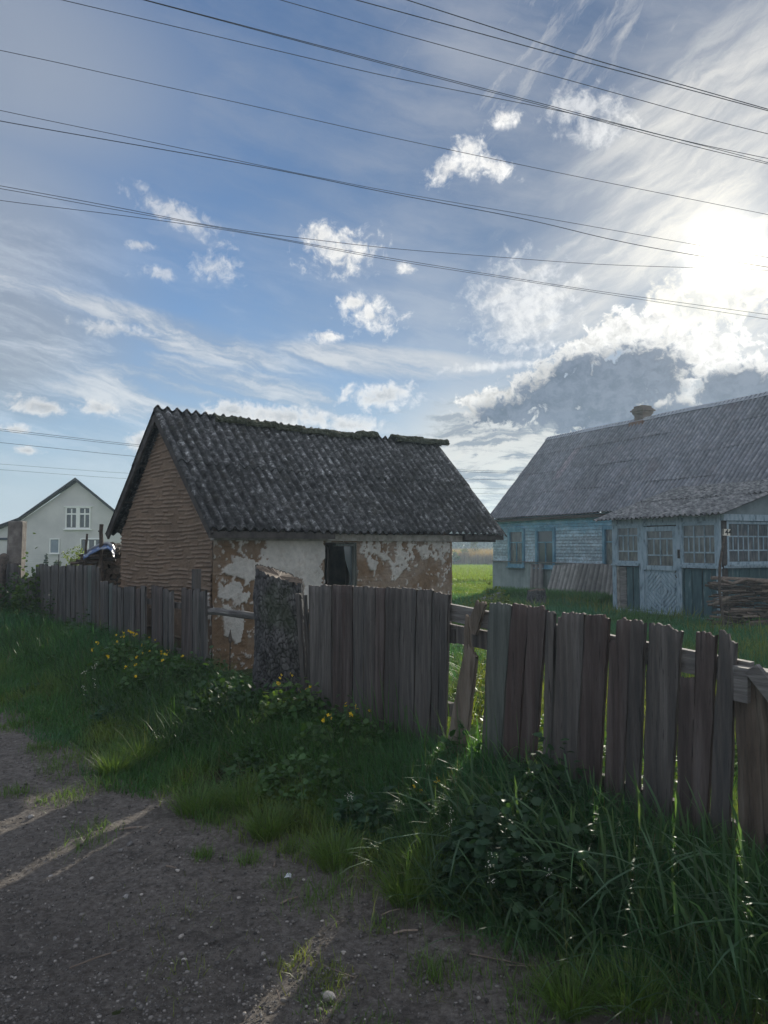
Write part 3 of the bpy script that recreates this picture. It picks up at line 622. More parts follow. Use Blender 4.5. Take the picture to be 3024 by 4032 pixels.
# ------------------------------------------------------------------ the blue wooden house
HA = np.array([4.06, 28.34]); HT = radians(-64.57); HR = np.array([cos(HT), sin(HT)]); HG = np.array([-sin(HT), cos(HT)])
HW, HZB, HZS, HZE, HZR = 2.67, -.30, 1.05, 2.62, 5.79; HLEN = 15.0
def hp(a, b, z): p = HA + HR * a + HG * b; return np.array([p[0], p[1], z])
HAX = [(*HR, 0), (*HG, 0), (0, 0, 1)]
def hcoord(x, y, off=0.0):
    p = on_plane(x, y, hp(0, off, 0), np.array([HG[0], HG[1], 0])); return (p[:2] - HA) @ HR, p[2]
house = thing('wooden_house', (HA[0], HA[1], -.15), 'blue weatherboarded wooden house with grey corrugated roof and glazed porch', 'house')
def corr_sheet(name, p00, p10, p01, waves, amp, mat, parent, nrow=12, thick=.012, steps=None, per=8, g=None, col=None, label=None, sagz=0):
    """corrugated sheet: waves run along p00->p10, flutes run p00->p01; real skin on both sides"""
    g = g or rng; p00, p10, p01 = map(lambda q: np.asarray(q, float), (p00, p10, p01)); ea = p10 - p00; eb = p01 - p00; n = np.cross(ea, eb); n /= np.linalg.norm(n)
    if n[2] < 0: n = -n
    na = int(waves * per) + 1; a = np.linspace(0, 1, na); rows = steps or [(0, 1, 0)]
    VV = []; QQ = []; n0 = 0; CC = []
    for (t0, t1, lift) in rows:
        t = np.linspace(t0, t1, nrow); A, T = np.meshgrid(a, t)
        w = amp * np.sin(A * waves * 2 * pi) + lift + (amp * .15 * g.normal(size=(1, na)) if t0 == 0 else 0)
        w = w + sagz * (fbm(A.shape, (2, 12), g, 3) - .5)
        jag = (T == t0) * (.0015 * g.normal(size=(1, na)))
        for off in (0, -thick):
            V = p00 + A[..., None] * ea + (T + jag)[..., None] * eb + (w + off)[..., None] * n
            VV.append(V.reshape(-1, 3)); QQ.append(grid_quads(nrow, na) + n0); n0 += nrow * na
            if col is not None: CC.append(col(A, T, t0).reshape(-1, 3))
        i0 = n0 - 2 * nrow * na; j0 = n0 - nrow * na
        for ring in (np.arange(na), np.arange(na) + (nrow - 1) * na, np.arange(nrow) * na, np.arange(nrow) * na + na - 1):
            QQ.append(np.stack([ring[:-1] + i0, ring[1:] + i0, ring[1:] + j0, ring[:-1] + j0], -1))
    me = mesh_np(name, np.vstack(VV), quads=np.vstack(QQ), smooth=True, attrs={'col': np.vstack(CC)} if col is not None else None)
    return me
def window(parent, name, a0, a1, z0, z1, off, ax, P, cols, rows, fmat, gmat, casing=.07, bar=.025, depth=.05, sill=True, split=None, proud=.04):
    """frame with bars, one pane sheet, sill. rows: list of (fraction height, columns)"""
    fr = MB(); w = a1 - a0; h = z1 - z0; ca, cz = (a0 + a1) / 2, (z0 + z1) / 2
    fr.box(P(a0 + casing / 2, off - proud / 2, cz), (casing, depth, h), ax); fr.box(P(a1 - casing / 2, off - proud / 2, cz), (casing, depth, h), ax)
    fr.box(P(ca, off - proud / 2, z1 - casing / 2), (w - 2 * casing, depth - .006, casing), ax); fr.box(P(ca, off - proud / 2, z0 + casing / 2), (w - 2 * casing, depth - .006, casing), ax)
    iz0, iz1 = z0 + casing, z1 - casing; ia0, ia1 = a0 + casing, a1 - casing; H = iz1 - iz0; tot = sum(r[0] for r in rows); z = iz1
    for k, (hf, nc) in enumerate(rows):
        zb = z - H * hf / tot
        if k < len(rows) - 1: fr.box(P(ca, off - proud / 2 + .008, zb), (ia1 - ia0, depth * .5, bar * 1.2), ax)
        for c in range(1, nc): fr.box(P(ia0 + (ia1 - ia0) * c / nc, off - proud / 2 + .01, (z + zb) / 2), (bar, depth * .45, z - zb - bar * 1.2), ax)
        z = zb
    f = obj(name, fr, fmat, parent)
    pn = MB(); pn.box(P(ca, off - .006, cz), (ia1 - ia0, .008, H), ax); obj('pane', pn, gmat, f)
    if sill:
        s = MB(); s.box(P(ca, off - proud - .03, z0 - .02), (w + .06, .09, .035), ax); obj('sill', s, fmat, f)
    return f
def build_house():
    g = np.random.default_rng(21)
    # windows in the weatherboarded wall
    a1, zt = hcoord(2005, 2086); a2, zb = hcoord(2069, 2232); b1, _ = hcoord(2113, 2080); b2, _ = hcoord(2190, 2235); c1, _ = hcoord(2378, 2090)
    zt_ = hcoord(2037, 2086)[1]; zb_ = hcoord(2037, 2231)[1]; zt2 = hcoord(2150, 2078)[1]; zb2 = hcoord(2150, 2237)[1]
    zt_ = zt2 = min(zt_, zt2) + .02; zb_ = zb2 = (zb_ + zb2) / 2
    wins = [(a1, a2, zb_, zt_), (b1, b2, zb2, zt2), (c1, c1 + .85, zb2, zt2)]
    # clapboards
    us = np.linspace(0, HLEN, 900); zs = np.linspace(HZS, HZE - .02, 150); U, Z = np.meshgrid(us, zs)
    pit = .105; ph = Z / pit; row = np.floor(ph).astype(int); fr = ph - row
    disp = .016 * (1 - fr) - .010 * (fr > .93)
    jit = g.random((60, 40)); seg = np.clip((U / 1.9 + jit[row % 60, 0] * 3).astype(int), 0, 39); tone = .8 + .4 * jit[row % 60, seg]
    n1 = fbm(U.shape, (8, 60), g, 5); n2 = fbm(U.shape, (30, 300), g, 3)
    bluef = sstep(Z, HZE - .85, HZE - .15) * .9 + .12; bluef = np.clip(bluef + (n1 - .5) * .9, 0, 1)
    bare = sstep(n2 * .6 + n1 * .4, .40, .58) * (1 - .6 * bluef)
    W = np.array([.44, .54, .60]); Bc = np.array([.14, .35, .48]); Gr = np.array([.20, .20, .20])
    col = W * (1 - bluef[..., None]) + Bc * bluef[..., None]; col = col * (1 - .55 * bare[..., None]) + Gr * .55 * bare[..., None]
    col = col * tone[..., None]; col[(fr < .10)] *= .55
    cu = (U[:-1, :-1] + U[1:, 1:]) / 2; cz = (Z[:-1, :-1] + Z[1:, 1:]) / 2; keep = np.ones(cu.shape, bool)
    for w in wins: keep &= ~((cu > w[0] + .03) & (cu < w[1] - .03) & (cz > w[2]) & (cz < w[3] - .03))
    X = HA[0] + HR[0] * U - HG[0] * disp; Y = HA[1] + HR[1] * U - HG[1] * disp
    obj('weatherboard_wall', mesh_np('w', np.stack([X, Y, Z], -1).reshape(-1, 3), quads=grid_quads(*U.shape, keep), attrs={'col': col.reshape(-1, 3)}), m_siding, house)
    core = MB(); core.box(hp(HLEN / 2, HW, (HZB + HZE) / 2), (HLEN - .02, 2 * HW - .30, HZE - HZB), HAX)
    pr = [(.08, HZE - .05), (2 * HW - .08, HZE - .05), (HW, HZR - .20)]
    for a0, a1_ in ((0, .12), (HLEN - .12, HLEN)):
        V = [hp(a0, b, z) for b, z in pr] + [hp(a1_, b, z) for b, z in pr]; core.add(V, [(0, 1, 2), (5, 4, 3), (0, 3, 4, 1), (1, 4, 5, 2), (2, 5, 3, 0)])
    obj('wall_core', core, m_darkwood, house)
    for i, w in enumerate(wins):
        window(house, 'window', w[0], w[1], w[2], w[3], .0, HAX, hp, 2, [(.33, 1), (.67, 2)], m_blue, m_curt if i != 1 else m_glass, casing=.10, bar=.03, depth=.09, proud=.06)
        if i < 2:
            pd = MB(); c = (w[0] + w[1]) / 2; e = (w[1] - w[0]) / 2 + .04
            pd.add([hp(c - e, -.09, w[3] + .002), hp(c + e, -.09, w[3] + .002), hp(c, -.09, w[3] + .10), hp(c - e, -.02, w[3] + .002), hp(c + e, -.02, w[3] + .002), hp(c, -.02, w[3] + .10)], [(0, 1, 2), (5, 4, 3), (0, 3, 4, 1), (1, 4, 5, 2), (2, 5, 3, 0)])
            obj('window_pediment', pd, m_blue, house)
    # corrugated skirt and water table
    sk = corr_sheet('skirt', hp(0, -.03, HZB), hp(9.0, -.03, HZB), hp(0, -.03, HZS - .02), 9 / .085, .012, None, None, nrow=2, per=6, col=lambda A, T, t0: np.repeat((.72 + .42 * sstep(np.sin(A * 9 / .085 * 2 * pi), -.5, .7))[..., None], 3, -1))  # wave shading is painted into the colour, lighter on the crests
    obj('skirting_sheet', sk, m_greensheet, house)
    wt = MB(); wt.box(hp(HLEN / 2, -.05, HZS), (HLEN, .06, .03), HAX); obj('drip_board', wt, m_rail, house)
    fo = MB(); fo.box(hp(HLEN / 2, -.02, -.30), (HLEN, .12, .30), HAX); obj('foundation', fo, m_concrete, house)
    # roof
    E = .22; sl = (HZR - HZE) / (HW + E)
    rows = [(0, .27, 0), (.26, .52, .014), (.51, .77, .028), (.76, 1.0, .042)]
    tones = g.random((4, 400))
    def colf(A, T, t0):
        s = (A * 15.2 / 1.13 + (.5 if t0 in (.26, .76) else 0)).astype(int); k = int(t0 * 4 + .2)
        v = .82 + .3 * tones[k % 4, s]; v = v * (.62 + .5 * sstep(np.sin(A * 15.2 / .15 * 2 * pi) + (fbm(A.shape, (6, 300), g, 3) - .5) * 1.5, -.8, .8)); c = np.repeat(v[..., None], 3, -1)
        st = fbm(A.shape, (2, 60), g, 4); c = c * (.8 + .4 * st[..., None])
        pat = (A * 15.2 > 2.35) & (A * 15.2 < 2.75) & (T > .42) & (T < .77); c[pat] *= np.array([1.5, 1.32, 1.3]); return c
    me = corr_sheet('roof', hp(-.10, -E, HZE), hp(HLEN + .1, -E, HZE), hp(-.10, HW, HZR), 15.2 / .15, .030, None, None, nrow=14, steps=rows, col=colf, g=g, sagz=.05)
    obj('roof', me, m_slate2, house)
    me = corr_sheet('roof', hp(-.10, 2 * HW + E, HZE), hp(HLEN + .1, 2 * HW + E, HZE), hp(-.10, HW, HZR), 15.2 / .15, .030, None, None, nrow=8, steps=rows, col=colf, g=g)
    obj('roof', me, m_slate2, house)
    rc = MB()
    for k in range(8):
        a = -.18 + k * 1.93; z = HZR + .045 + .012 * (k % 2)
        for s_ in (-1, 1):
            P0 = [hp(a, HW, z + .02), hp(a + 2.0, HW, z + .02), hp(a + 2.0, HW + s_ * .17, z - .12), hp(a, HW + s_ * .17, z - .12)]
            V = P0 + [p - np.array([0, 0, .006]) for p in P0]; rc.add(V, [(0, 1, 2, 3), (7, 6, 5, 4), (0, 4, 5, 1), (1, 5, 6, 2), (2, 6, 7, 3), (3, 7, 4, 0)])
    obj('ridge_flashing', rc, m_tin, house)
    fa = MB(); fa.box(hp(HLEN / 2, -E + .06, HZE - .10), (HLEN, .03, .10), HAX); fa.box(hp(HLEN / 2, -.08, HZE - .07), (HLEN, .12, .05), HAX); obj('fascia', fa, m_darkwood, house)
    # chimney
    ac = (on_plane(2522, 1640, hp(0, HW, 0), np.array([HG[0], HG[1], 0]))[:2] - HA) @ HR
    ch = MB()
    for (z0, z1, w) in ((HZR - .5, HZR + .16, .38), (HZR + .16, HZR + .20, .42), (HZR + .20, HZR + .28, .48), (HZR + .28, HZR + .33, .57), (HZR + .33, HZR + .38, .48), (HZR + .38, HZR + .46, .40)):
        ch.box(hp(ac, HW + .1, (z0 + z1) / 2), (w, w, z1 - z0 - .001), HAX)
    c = obj('chimney', ch, m_brick, house)
    fl = MB(); fl.box(hp(ac, HW + .1 - .28, HZR - .22), (.62, .10, .30), HAX); obj('chimney_flashing', fl, m_rust, c)
    # ---- porch
    p = -2.20; ta, tb = 8.80, 12.13; ZS = 1.15; ZB = .02; ZT = 2.27
    def xa(x, y=2200): return hcoord(x, y, p)[0]
    ax = HAX
    po = MB(); zt = ZT - .02
    for x0, x1 in ((2418, 2432), (2524, 2541), (2672, 2690), (2827, 2848)):
        A0, A1 = xa(x0), min(xa(x1), tb); po.box(hp((A0 + A1) / 2, p, (ZB + zt) / 2), (A1 - A0, .12, zt - ZB), ax)
    po.box(hp((ta + tb) / 2, p + .03, zt - .04), (tb - ta - .05, .04, .20), ax); po.box(hp((ta + tb) / 2, p, zt + .05), (tb - ta + .02, .13, .10), ax)
    po.box(hp((ta + tb) / 2, p - .001, 2.12), (tb - ta - .2, .08, .06), ax)
    obj('porch_post', po, m_palepaint, house)
    fr3 = [(.22, 2), (.46, 4), (.28, 2)]
    window(house, 'porch_window', xa(2432), xa(2524), ZS + .03, 2.10, p - .0, ax, hp, 2, fr3, m_palepaint, m_curt, casing=.055, bar=.028, depth=.07)
    window(house, 'porch_window', xa(2690), xa(2827), ZS + .03, 2.10, p - .0, ax, hp, 2, [(.30, 3), (.42, 6), (.28, 3)], m_palepaint, m_curt, casing=.04, bar=.028, depth=.07)
    # door with glazed top and herringbone boards below
    d0, d1 = xa(2541), xa(2672); dz0, dz1 = .06, 2.06
    door = window(house, 'door', d0, d1, ZS - .12, dz1, p - .01, ax, hp, 2, [(.22, 2), (.48, 4), (.30, 2)], m_palepaint, m_curt, casing=.11, bar=.028, depth=.07, sill=False)
    dl = MB(); cz = (dz0 + ZS - .12) / 2; hh = (ZS - .12 - dz0) / 2; hw = (d1 - d0) / 2; cA = (d0 + d1) / 2
    dl.box(hp(cA, p + .005, cz), (2 * hw, .03, 2 * hh), ax)
    for s_ in (-1, 1):
        for q_ in (-1, 1):
            for k in range(7):     # diagonal laths forming a diamond
                r0 = (k + .5) / 7.5
                # line |a|/hw + |z|/hh = r0*2 clipped to the quadrant
                pts = []
                for t in np.linspace(0, 1, 24):
                    aa = t; zz = r0 * 2 - t
                    if 0 <= zz <= 1 and 0 <= aa <= 1: pts.append((aa, zz))
                if len(pts) < 2: continue
                (A0, Z0), (A1, Z1) = pts[0], pts[-1]
                P0 = hp(cA + s_ * A0 * hw * .86, p - .02, cz + q_ * Z0 * hh * .9); P1 = hp(cA + s_ * A1 * hw * .86, p - .02, cz + q_ * Z1 * hh * .9)
                d = P1 - P0; Ln = np.linalg.norm(d); d /= Ln; nn = np.cross(d, np.array([*HG, 0]))
                dl.box((P0 + P1) / 2 + np.array([*HG, 0]) * .001 * (k % 2), (Ln, .02, .062), [d, (*HG, 0), nn])
    obj('door_panel', dl, m_palepaint, door)
    hd = MB(); t = np.linspace(-1, 1, 9); hd.tube([hp(d1 - .02, p - .05 - .05 * (1 - v * v), .96 + .09 * v) for v in t], .010, 6)
    obj('door_handle', hd, m_darkwood, door)
    lk = MB(); lk.box(hp(d1 + .08, p - .08, 1.42), (.05, .03, .20), ax); obj('padlock', lk, m_darkwood, door)
    # boarded lower walls
    for x0, x1, mt in ((2424, 2444, m_palewall), (2446, 2472, m_rail), (2474, 2497, m_darkgreen), (2499, 2520, m_darkgreen), (2693, 2700, m_darkgreen)) + tuple((x, x + w_, m_darkgreen) for x, w_ in ((2702, 28), (2732, 38), (2772, 34), (2808, 36))):
        A0, A1 = xa(x0, 2300), min(xa(x1, 2300), tb - .01); b = MB(); b.box(hp((A0 + A1) / 2, p - .02 - .008 * (x0 % 3), (ZB + ZS - .06) / 2), (A1 - A0 - .012, .025, ZS - .06 - ZB), ax); obj('porch_board', b, mt, house)
    core = MB(); core.box(hp((ta + tb) / 2, p + .05, ZS / 2 - .15), (tb - ta - .06, .06, ZS + .14), ax); core.box(hp(ta + .04, p / 2, 1.15), (.08, -p - .12, 2.2), ax); core.box(hp((ta + tb) / 2, p / 2, 2.30), (tb - ta - .10, -p - .1, .04), ax); obj('porch_core', core, m_darkwood, house)
    A0, A1, A2 = xa(2418), xa(2524), xa(2690)
    for c_, sz in ((hp((A0 + A1) / 2, p - .05, ZS - .02), (A1 - A0, .12, .04)), (hp((A2 + tb) / 2, p - .05, ZS - .02), (tb - A2 + .05, .12, .04)),
                   (hp((A0 + A1) / 2, p - .03, ZB - .05), (A1 - A0, .12, .14)), (hp((d0 + d1) / 2, p - .10, ZB + .01), (d1 - d0 + .1, .22, .05)), (hp((A2 + tb) / 2, p - .02, ZB - .06), (tb - A2, .10, .12))):
        sl_ = MB(); sl_.box(c_, sz, ax); obj('porch_sill', sl_, m_palepaint, house)
    # end wall of the porch, facing the road
    eax = [(*HG, 0), tuple(-np.array([*HR, 0])), (0, 0, 1)]
    def ep(a, b, z): return hp(tb - b, p + a, z)       # a: metres inward from the porch corner, b: out of plane (negative = towards camera)
    W2 = 2.18
    for k in range(1):
        window(house, 'porch_window', .10, 2.14, ZS + .05, 2.14, 0.0, eax, ep, 2, [(.33, 6), (.37, 12), (.30, 6)], m_palepaint, m_curt, casing=.06, bar=.025, depth=.07)
    for k in range(13):
        b = MB(); b.box(ep(.09 + k * .165, .0 - .006 * (k % 2), (ZB + ZS) / 2), (.155, .02, ZS - ZB - .06), eax); obj('porch_board', b, m_darkgreen, house)
    b = MB(); b.box(ep(W2 / 2, .07, .56), (W2 - .1, .05, 1.2), eax); b.box(ep(.05, -.02, 1.15), (.12, .06, 2.3), eax); obj('porch_end_frame', b, m_darkwood, house)
    b = MB(); b.box(ep(W2 / 2, -.04, ZS), (W2, .10, .05), eax); b.box(ep(W2 / 2, -.05, 2.22), (W2 + .1, .12, .14), eax); obj('porch_rail', b, m_palepaint, house)
    # gable board above the end wall and the lean-to roof
    rz0 = 2.31; ov = .36; rt = lambda b_: rz0 + (b_ + ov) * .30
    V = [ep(-.1, -.03, 2.29), ep(2.4, -.03, 2.29), ep(2.4, -.03, rt(2.4) - .08)]; V += [v + np.array([*HR, 0]) * -.04 for v in V]
    b = MB(); b.add(V, [(0, 1, 2), (5, 4, 3), (0, 3, 4, 1), (1, 4, 5, 2), (2, 5, 3, 0)]); obj('porch_gable', b, m_gable, house)
    rl = tb + .12 - (ta - .35)
    me = corr_sheet('porch_roof', hp(ta - .35, p - ov, rz0 - .05), hp(tb + .30, p - ov, rz0 - .02), hp(ta - .35, p - ov + 3.0, rz0 + 3.0 * .30), (rl + .2) / .15, .028, None, None, nrow=10, steps=[(0, .52, 0), (.5, 1, .015)], col=lambda A, T, t0: np.repeat((.8 + .35 * fbm(A.shape, (3, 30), g, 4))[..., None], 3, -1), g=g, sagz=.05)
    obj('porch_roof', me, m_porchroof, house)
m_tin = M('galvanised_flashing', [(.3, (.30, .31, .33)), (.7, (.50, .51, .52))], ns=3, rough=.4, metallic=.3)
m_rust = M('rusty_tin', [(.3, (.12, .07, .05)), (.7, (.28, .18, .13))], ns=6)
m_gable = M('faded_gable_board', [(.3, (.16, .20, .21)), (.7, (.24, .29, .30))], ns=6)
m_porchroof = M('weathered_porch_roofing', [(.34, (.06, .06, .06)), (.48, (.15, .155, .16)), (.68, (.34, .34, .33))], ns=9, det=9, rough=.9, bump=.7, bs=30, attr='col')
build_house()

# ------------------------------------------------------------------ plank fences
N3 = np.array([FN[0], FN[1], 0.0]); D3 = np.array([FD[0], FD[1], 0.0])
def fpix(x, y, off=0.0): return on_plane(x, y, np.array([FP0[0], FP0[1], 0]) + N3 * off, N3)
def board(name, tl, tr, bl, br, thick, mat, parent, off=0.0, jag=.015, g=None, bottom=-.04, topcut=None, warp=.006, nx=None, nz=16, origin=None, plane_n=None):
    """sawn plank given by its four corners in the fence plane; the top edge is broken and weathered"""
    g = g or rng; n = N3 if plane_n is None else plane_n
    tl, tr, bl, br = map(np.asarray, (tl, tr, bl, br))
    if bottom is not None:
        def ext(t, b):
            d = b - t; k = (bottom - t[2]) / d[2]; return t + d * k
        bl, br = ext(tl, bl), ext(tr, br)
    w = np.linalg.norm(br - bl); nx = nx or max(5, int(w / .006)); nx = min(nx, 26)
    a = np.linspace(0, 1, nx); t = np.linspace(0, 1, nz) ** .8
    A, T = np.meshgrid(a, t)
    top = g.normal(size=nx); top = (np.convolve(np.r_[top[0], top, top[-1]], [.25, .5, .25], 'valid') * .45 + g.normal(size=nx) * .28 + (np.linspace(-.5, .5, nx)) * g.normal() * .5) * jag
    if topcut is not None: top = top - np.array([topcut(x) for x in a])
    P = (bl * (1 - A[..., None]) + br * A[..., None]) * (1 - T[..., None]) + (tl * (1 - A[..., None]) + tr * A[..., None]) * T[..., None]
    P[..., 2] += top[None] * np.clip((T - .0), 0, 1) ** (1 if topcut else 6)
    e = (tr - tl) / np.linalg.norm(tr - tl)
    edge = np.convolve(g.normal(size=nz + 2), [.25, .5, .25], 'valid') * .0035
    P += e * (edge[:, None, None] * np.where(A < .01, 1, 0)[..., None]) + e * (np.roll(edge, 3)[:, None, None] * np.where(A > .99, 1, 0)[..., None])
    bow = warp * np.sin(T * 2.4 + g.random() * 6) + .003 * g.normal(size=A.shape) * .5 + warp * .6 * (A - .5) ** 2 * 4 * g.normal()
    Fp = P + n * (off + thick / 2 + bow)[..., None]; Bp = P + n * (off - thick / 2 + bow)[..., None]
    V = np.vstack([Fp.reshape(-1, 3), Bp.reshape(-1, 3)]); q = grid_quads(nz, nx); m = nz * nx
    Q = [q, q[:, ::-1] + m]
    for ring in (np.arange(nx), np.arange(nx) + (nz - 1) * nx, np.arange(nz) * nx, np.arange(nz) * nx + nx - 1):
        Q.append(np.stack([ring[:-1], ring[1:], ring[1:] + m, ring[:-1] + m], -1))
    return obj(name, mesh_np(name, V, quads=np.vstack(Q)), mat, parent, origin=bl if parent is None else None) if parent is not None or origin is None else None
def fence_thing(x, label, group='plank fences along the road'):
    p = fpix(x, 2600); return thing('plank_fence', (p[0], p[1], 0), label, 'fence', group)
def beam(b, P0, P1, h, t, n=N3):
    d = P1 - P0; L = np.linalg.norm(d); d = d / L; nn = n / np.linalg.norm(n); up = np.cross(d, nn); b.box((P0 + P1) / 2, (L, t, h), [d, nn, up])
def build_fences():
    g = np.random.default_rng(3)
    # --- right-hand fence
    fr = fence_thing(2300, 'right hand fence of wide rough planks with gaps, reddish and grey, some tops broken')
    R = [((1943, 2372), (2031, 2379), (1899, 3028), (1981, 3028), m_woodgreen, None),
         ((2031, 2376), (2099, 2384), (1983, 3028), (2051, 3028), m_woodred, None),
         ((2099, 2383), (2167, 2392), (2053, 3028), (2121, 3028), m_woodred, None),
         ((2165, 2404), (2196, 2409), (2139, 3028), (2183, 3028), m_wood, None),
         ((2211, 2406), (2317, 2420), (2183, 3050), (2289, 3050), m_wood, lambda a: .03 * (a < .15)),
         ((2321, 2415), (2413, 2425), (2290, 3050), (2386, 3050), m_woodred, None),
         ((2410, 2436), (2502, 2440), (2388, 3050), (2470, 3050), m_woodred, lambda a: .115 if a < .28 else .0),
         ((2500, 2440), (2555, 2446), (2472, 3050), (2534, 3050), m_wood, None),
         ((2566, 2456), (2693, 2470), (2538, 3100), (2658, 3100), m_wood, lambda a: .015 * (a > .7)),
         ((2688, 2478), (2835, 2495), (2664, 3300), (2797, 3300), m_woodred, lambda a: .235 if a < .46 else .01 * (a > .8)),
         ((2845, 2486), (2908, 2504), (2799, 3300), (2886, 3300), m_wood, lambda a: .03 * (a > .55))]
    for k, (tl, tr, bl, br, mt, cut) in enumerate(R):
        board('board', fpix(*tl), fpix(*tr), fpix(bl[0] + 5, bl[1]), fpix(br[0] - 5, br[1]), .024, mt, fr, off=.02 + .004 * (k % 2), g=g, jag=.012 if cut is None else .014, topcut=cut or (lambda a: .012 * (a > .8) + .008 * (a < .1)))
    b = MB(); beam(b, fpix(1700, 2395, -.03), fpix(2960, 2655, -.03), .115, .04); obj('rail', b, m_rail, fr)
    b = MB(); beam(b, fpix(1700, 2475, -.04), fpix(2300, 2600, -.04), .12, .04); obj('rail', b, m_wood, fr)
    b = MB(); beam(b, fpix(1945, 2925, -.03), fpix(3060, 3330, -.03), .09, .04); obj('rail', b, m_wood, fr)
    board('board', fpix(1893, 2366), fpix(1926, 2378), fpix(1842, 2480), fpix(1886, 2500), .022, m_fresh, fr, off=.03, bottom=None, g=g, jag=.02, nz=8)
    # post at the right end with its cap rail and brace
    def rough_post(tl, tr, bl, br, mat, th=.11, off=-.02): return board('post', fpix(*tl), fpix(*tr), fpix(*bl), fpix(*br), th, mat, fr, off=off, g=g, jag=.012, nz=20, warp=.012)
    rough_post((2903, 2640), (2984, 2640), (2914, 3380), (3018, 3380), m_fresh2)
    b = MB(); beam(b, fpix(2895, 2690, .05), fpix(2950, 2700, .05), .16, .03); obj('post_block', b, m_rail, fr)
    b = MB(); beam(b, fpix(2905, 2632, .0), fpix(3200, 2690, .0), .035, .09); obj('cap_rail', b, m_rail, fr)
    b = MB(); beam(b, fpix(2962, 2632, .06), fpix(3065, 2760, .06), .07, .03); obj('brace', b, m_rail, fr)
    # more planks carry on beyond the frame on the right
    for k in range(9):
        x = 3090 + k * 95; board('board', fpix(x, 2560 + 14 * k), fpix(x + 80, 2566 + 14 * k), fpix(x, 3400), fpix(x + 80, 3400), .024, m_wood, fr, off=.02, g=g, jag=.01)
    # --- middle panel
    fm = fence_thing(1500, 'tall middle fence panel of close upright boards between the big stump and the gap')
    X = [1227, 1275, 1319, 1358, 1401, 1445, 1493, 1532, 1594, 1656, 1717, 1748, 1783]; YT = [2307, 2303, 2302, 2304, 2308, 2310, 2312, 2313, 2317, 2322, 2331, 2336, 2336]
    XB = [1231, 1277, 1320, 1359, 1401, 1444, 1490, 1527, 1586, 1648, 1712, 1742, 1772]
    for k in range(12):
        mt = [m_wood, m_wood, m_woodred, m_woodred, m_wood, m_wood, m_woodred, m_wood, m_wood, m_wood, m_wood, m_wood][k]
        board('board', fpix(X[k] + 1, YT[k]), fpix(X[k + 1] - 1.5, YT[k] + 3), fpix(XB[k] + 1, 2700), fpix(XB[k + 1] - 2, 2700), .024, mt, fm, off=.02 + .005 * (k % 2), g=g, jag=.013, warp=.004)
    b = MB(); beam(b, fpix(1206, 2430, -.03), fpix(1800, 2430 + 75, -.03), .10, .05); obj('rail', b, m_wood, fm)
    b = MB(); beam(b, fpix(1206, 2640, -.03), fpix(1782, 2795, -.03), .09, .05); obj('rail', b, m_wood, fm)
    board('board', fpix(1186, 2338), fpix(1202, 2340), fpix(1206, 2700), fpix(1222, 2700), .02, m_wood, fm, off=.05, g=g)
    board('board', fpix(1203, 2344), fpix(1213, 2346), fpix(1217, 2700), fpix(1230, 2700), .02, m_wood, fm, off=.02, g=g)
    # --- broken board leaning in the gap
    bb = board('broken_board', fpix(1838, 2540, .10), fpix(1878, 2565, .10), fpix(1742, 3060, .10), fpix(1828, 3040, .10), .028, m_fresh, None, off=0, bottom=-.03, g=g, jag=.03, topcut=lambda a: .04 * a, nz=18)
    tag(bb, 'pale splintered board leaning upright in the fence gap', 'board')
    sp = board('splinter', fpix(1836, 2425, .10), fpix(1846, 2430, .10), fpix(1826, 2580, .10), fpix(1856, 2580, .10), .018, m_fresh, bb, off=0, bottom=None, g=g, jag=.02, nz=8)
    # --- left-hand fence
    fl = fence_thing(600, 'long low left hand fence of narrow grey pickets in front of the clay shed')
    def run(x0, x1, y0, y1, yb, step, mt, jag=.012, skip=()):
        x = x0; k = 0
        while x < x1 - 4:
            w = step * g.uniform(.85, 1.2); xe = min(x + w, x1); y = y0 + (y1 - y0) * (x - x0) / max(1, x1 - x0) + g.normal() * 3
            if k not in skip:
                tilt = g.normal() * 1.5
                board('board', fpix(x + .6, y), fpix(xe - .9, y + g.normal() * 1.5), fpix(x + .6 + tilt, yb), fpix(xe - .9 + tilt, yb), .022, mt[int(g.integers(len(mt)))], fl, off=.02 + .006 * (k % 2), g=g, jag=jag, nx=5, nz=9, warp=.004)
            x = xe; k += 1
    gw = [m_wood, m_wood, m_wood, m_woodgreen]; rw = [m_woodred, m_wood, m_wood]
    run(722, 822, 2318, 2324, 2600, 25, rw, .02); run(602, 692, 2308, 2330, 2560, 22, rw, .03)
    run(497, 585, 2312, 2312, 2520, 21, rw, .02); run(401, 496, 2288, 2316, 2500, 18, gw, .02)
    run(146, 400, 2226, 2228, 2440, 16, gw, .006); run(16, 84, 2214, 2222, 2420, 16, rw, .01); run(-420, 10, 2210, 2220, 2420, 16, rw, .01)
    run(84, 146, 2275, 2268, 2420, 15, rw, .01)
    b = MB(); pts = [fpix(x, y, -.02) for x, y in ((815, 2407), (860, 2408), (905, 2416), (950, 2418), (1010, 2425))]; b.tube(pts, [.035, .04, .036, .042, .036], 8, rough=.08); obj('rail', b, m_rail, fl)
    b = MB(); beam(b, fpix(-300, 2245, -.04), fpix(820, 2400, -.04), .07, .05); beam(b, fpix(-300, 2330, -.04), fpix(820, 2590, -.04), .06, .045); obj('rail', b, m_wood, fl)
    b = MB(); p0 = fpix(760, 2240, -.12); p1 = fpix(788, 2241, -.12); c = (p0 + p1) / 2; b.box((c[0], c[1], c[2] / 2), (.085, .085, c[2]), [D3, N3, (0, 0, 1)]); obj('post', b, m_wood, fl)
m_fresh2 = M('rotten_post_wood', [(.3, (.035, .028, .022)), (.5, (.11, .085, .065)), (.7, (.20, .165, .13))], (1, 1, .12), 16, 8, bump=1., bs=40, bscale=(1, 1, .07), bdist=.03)
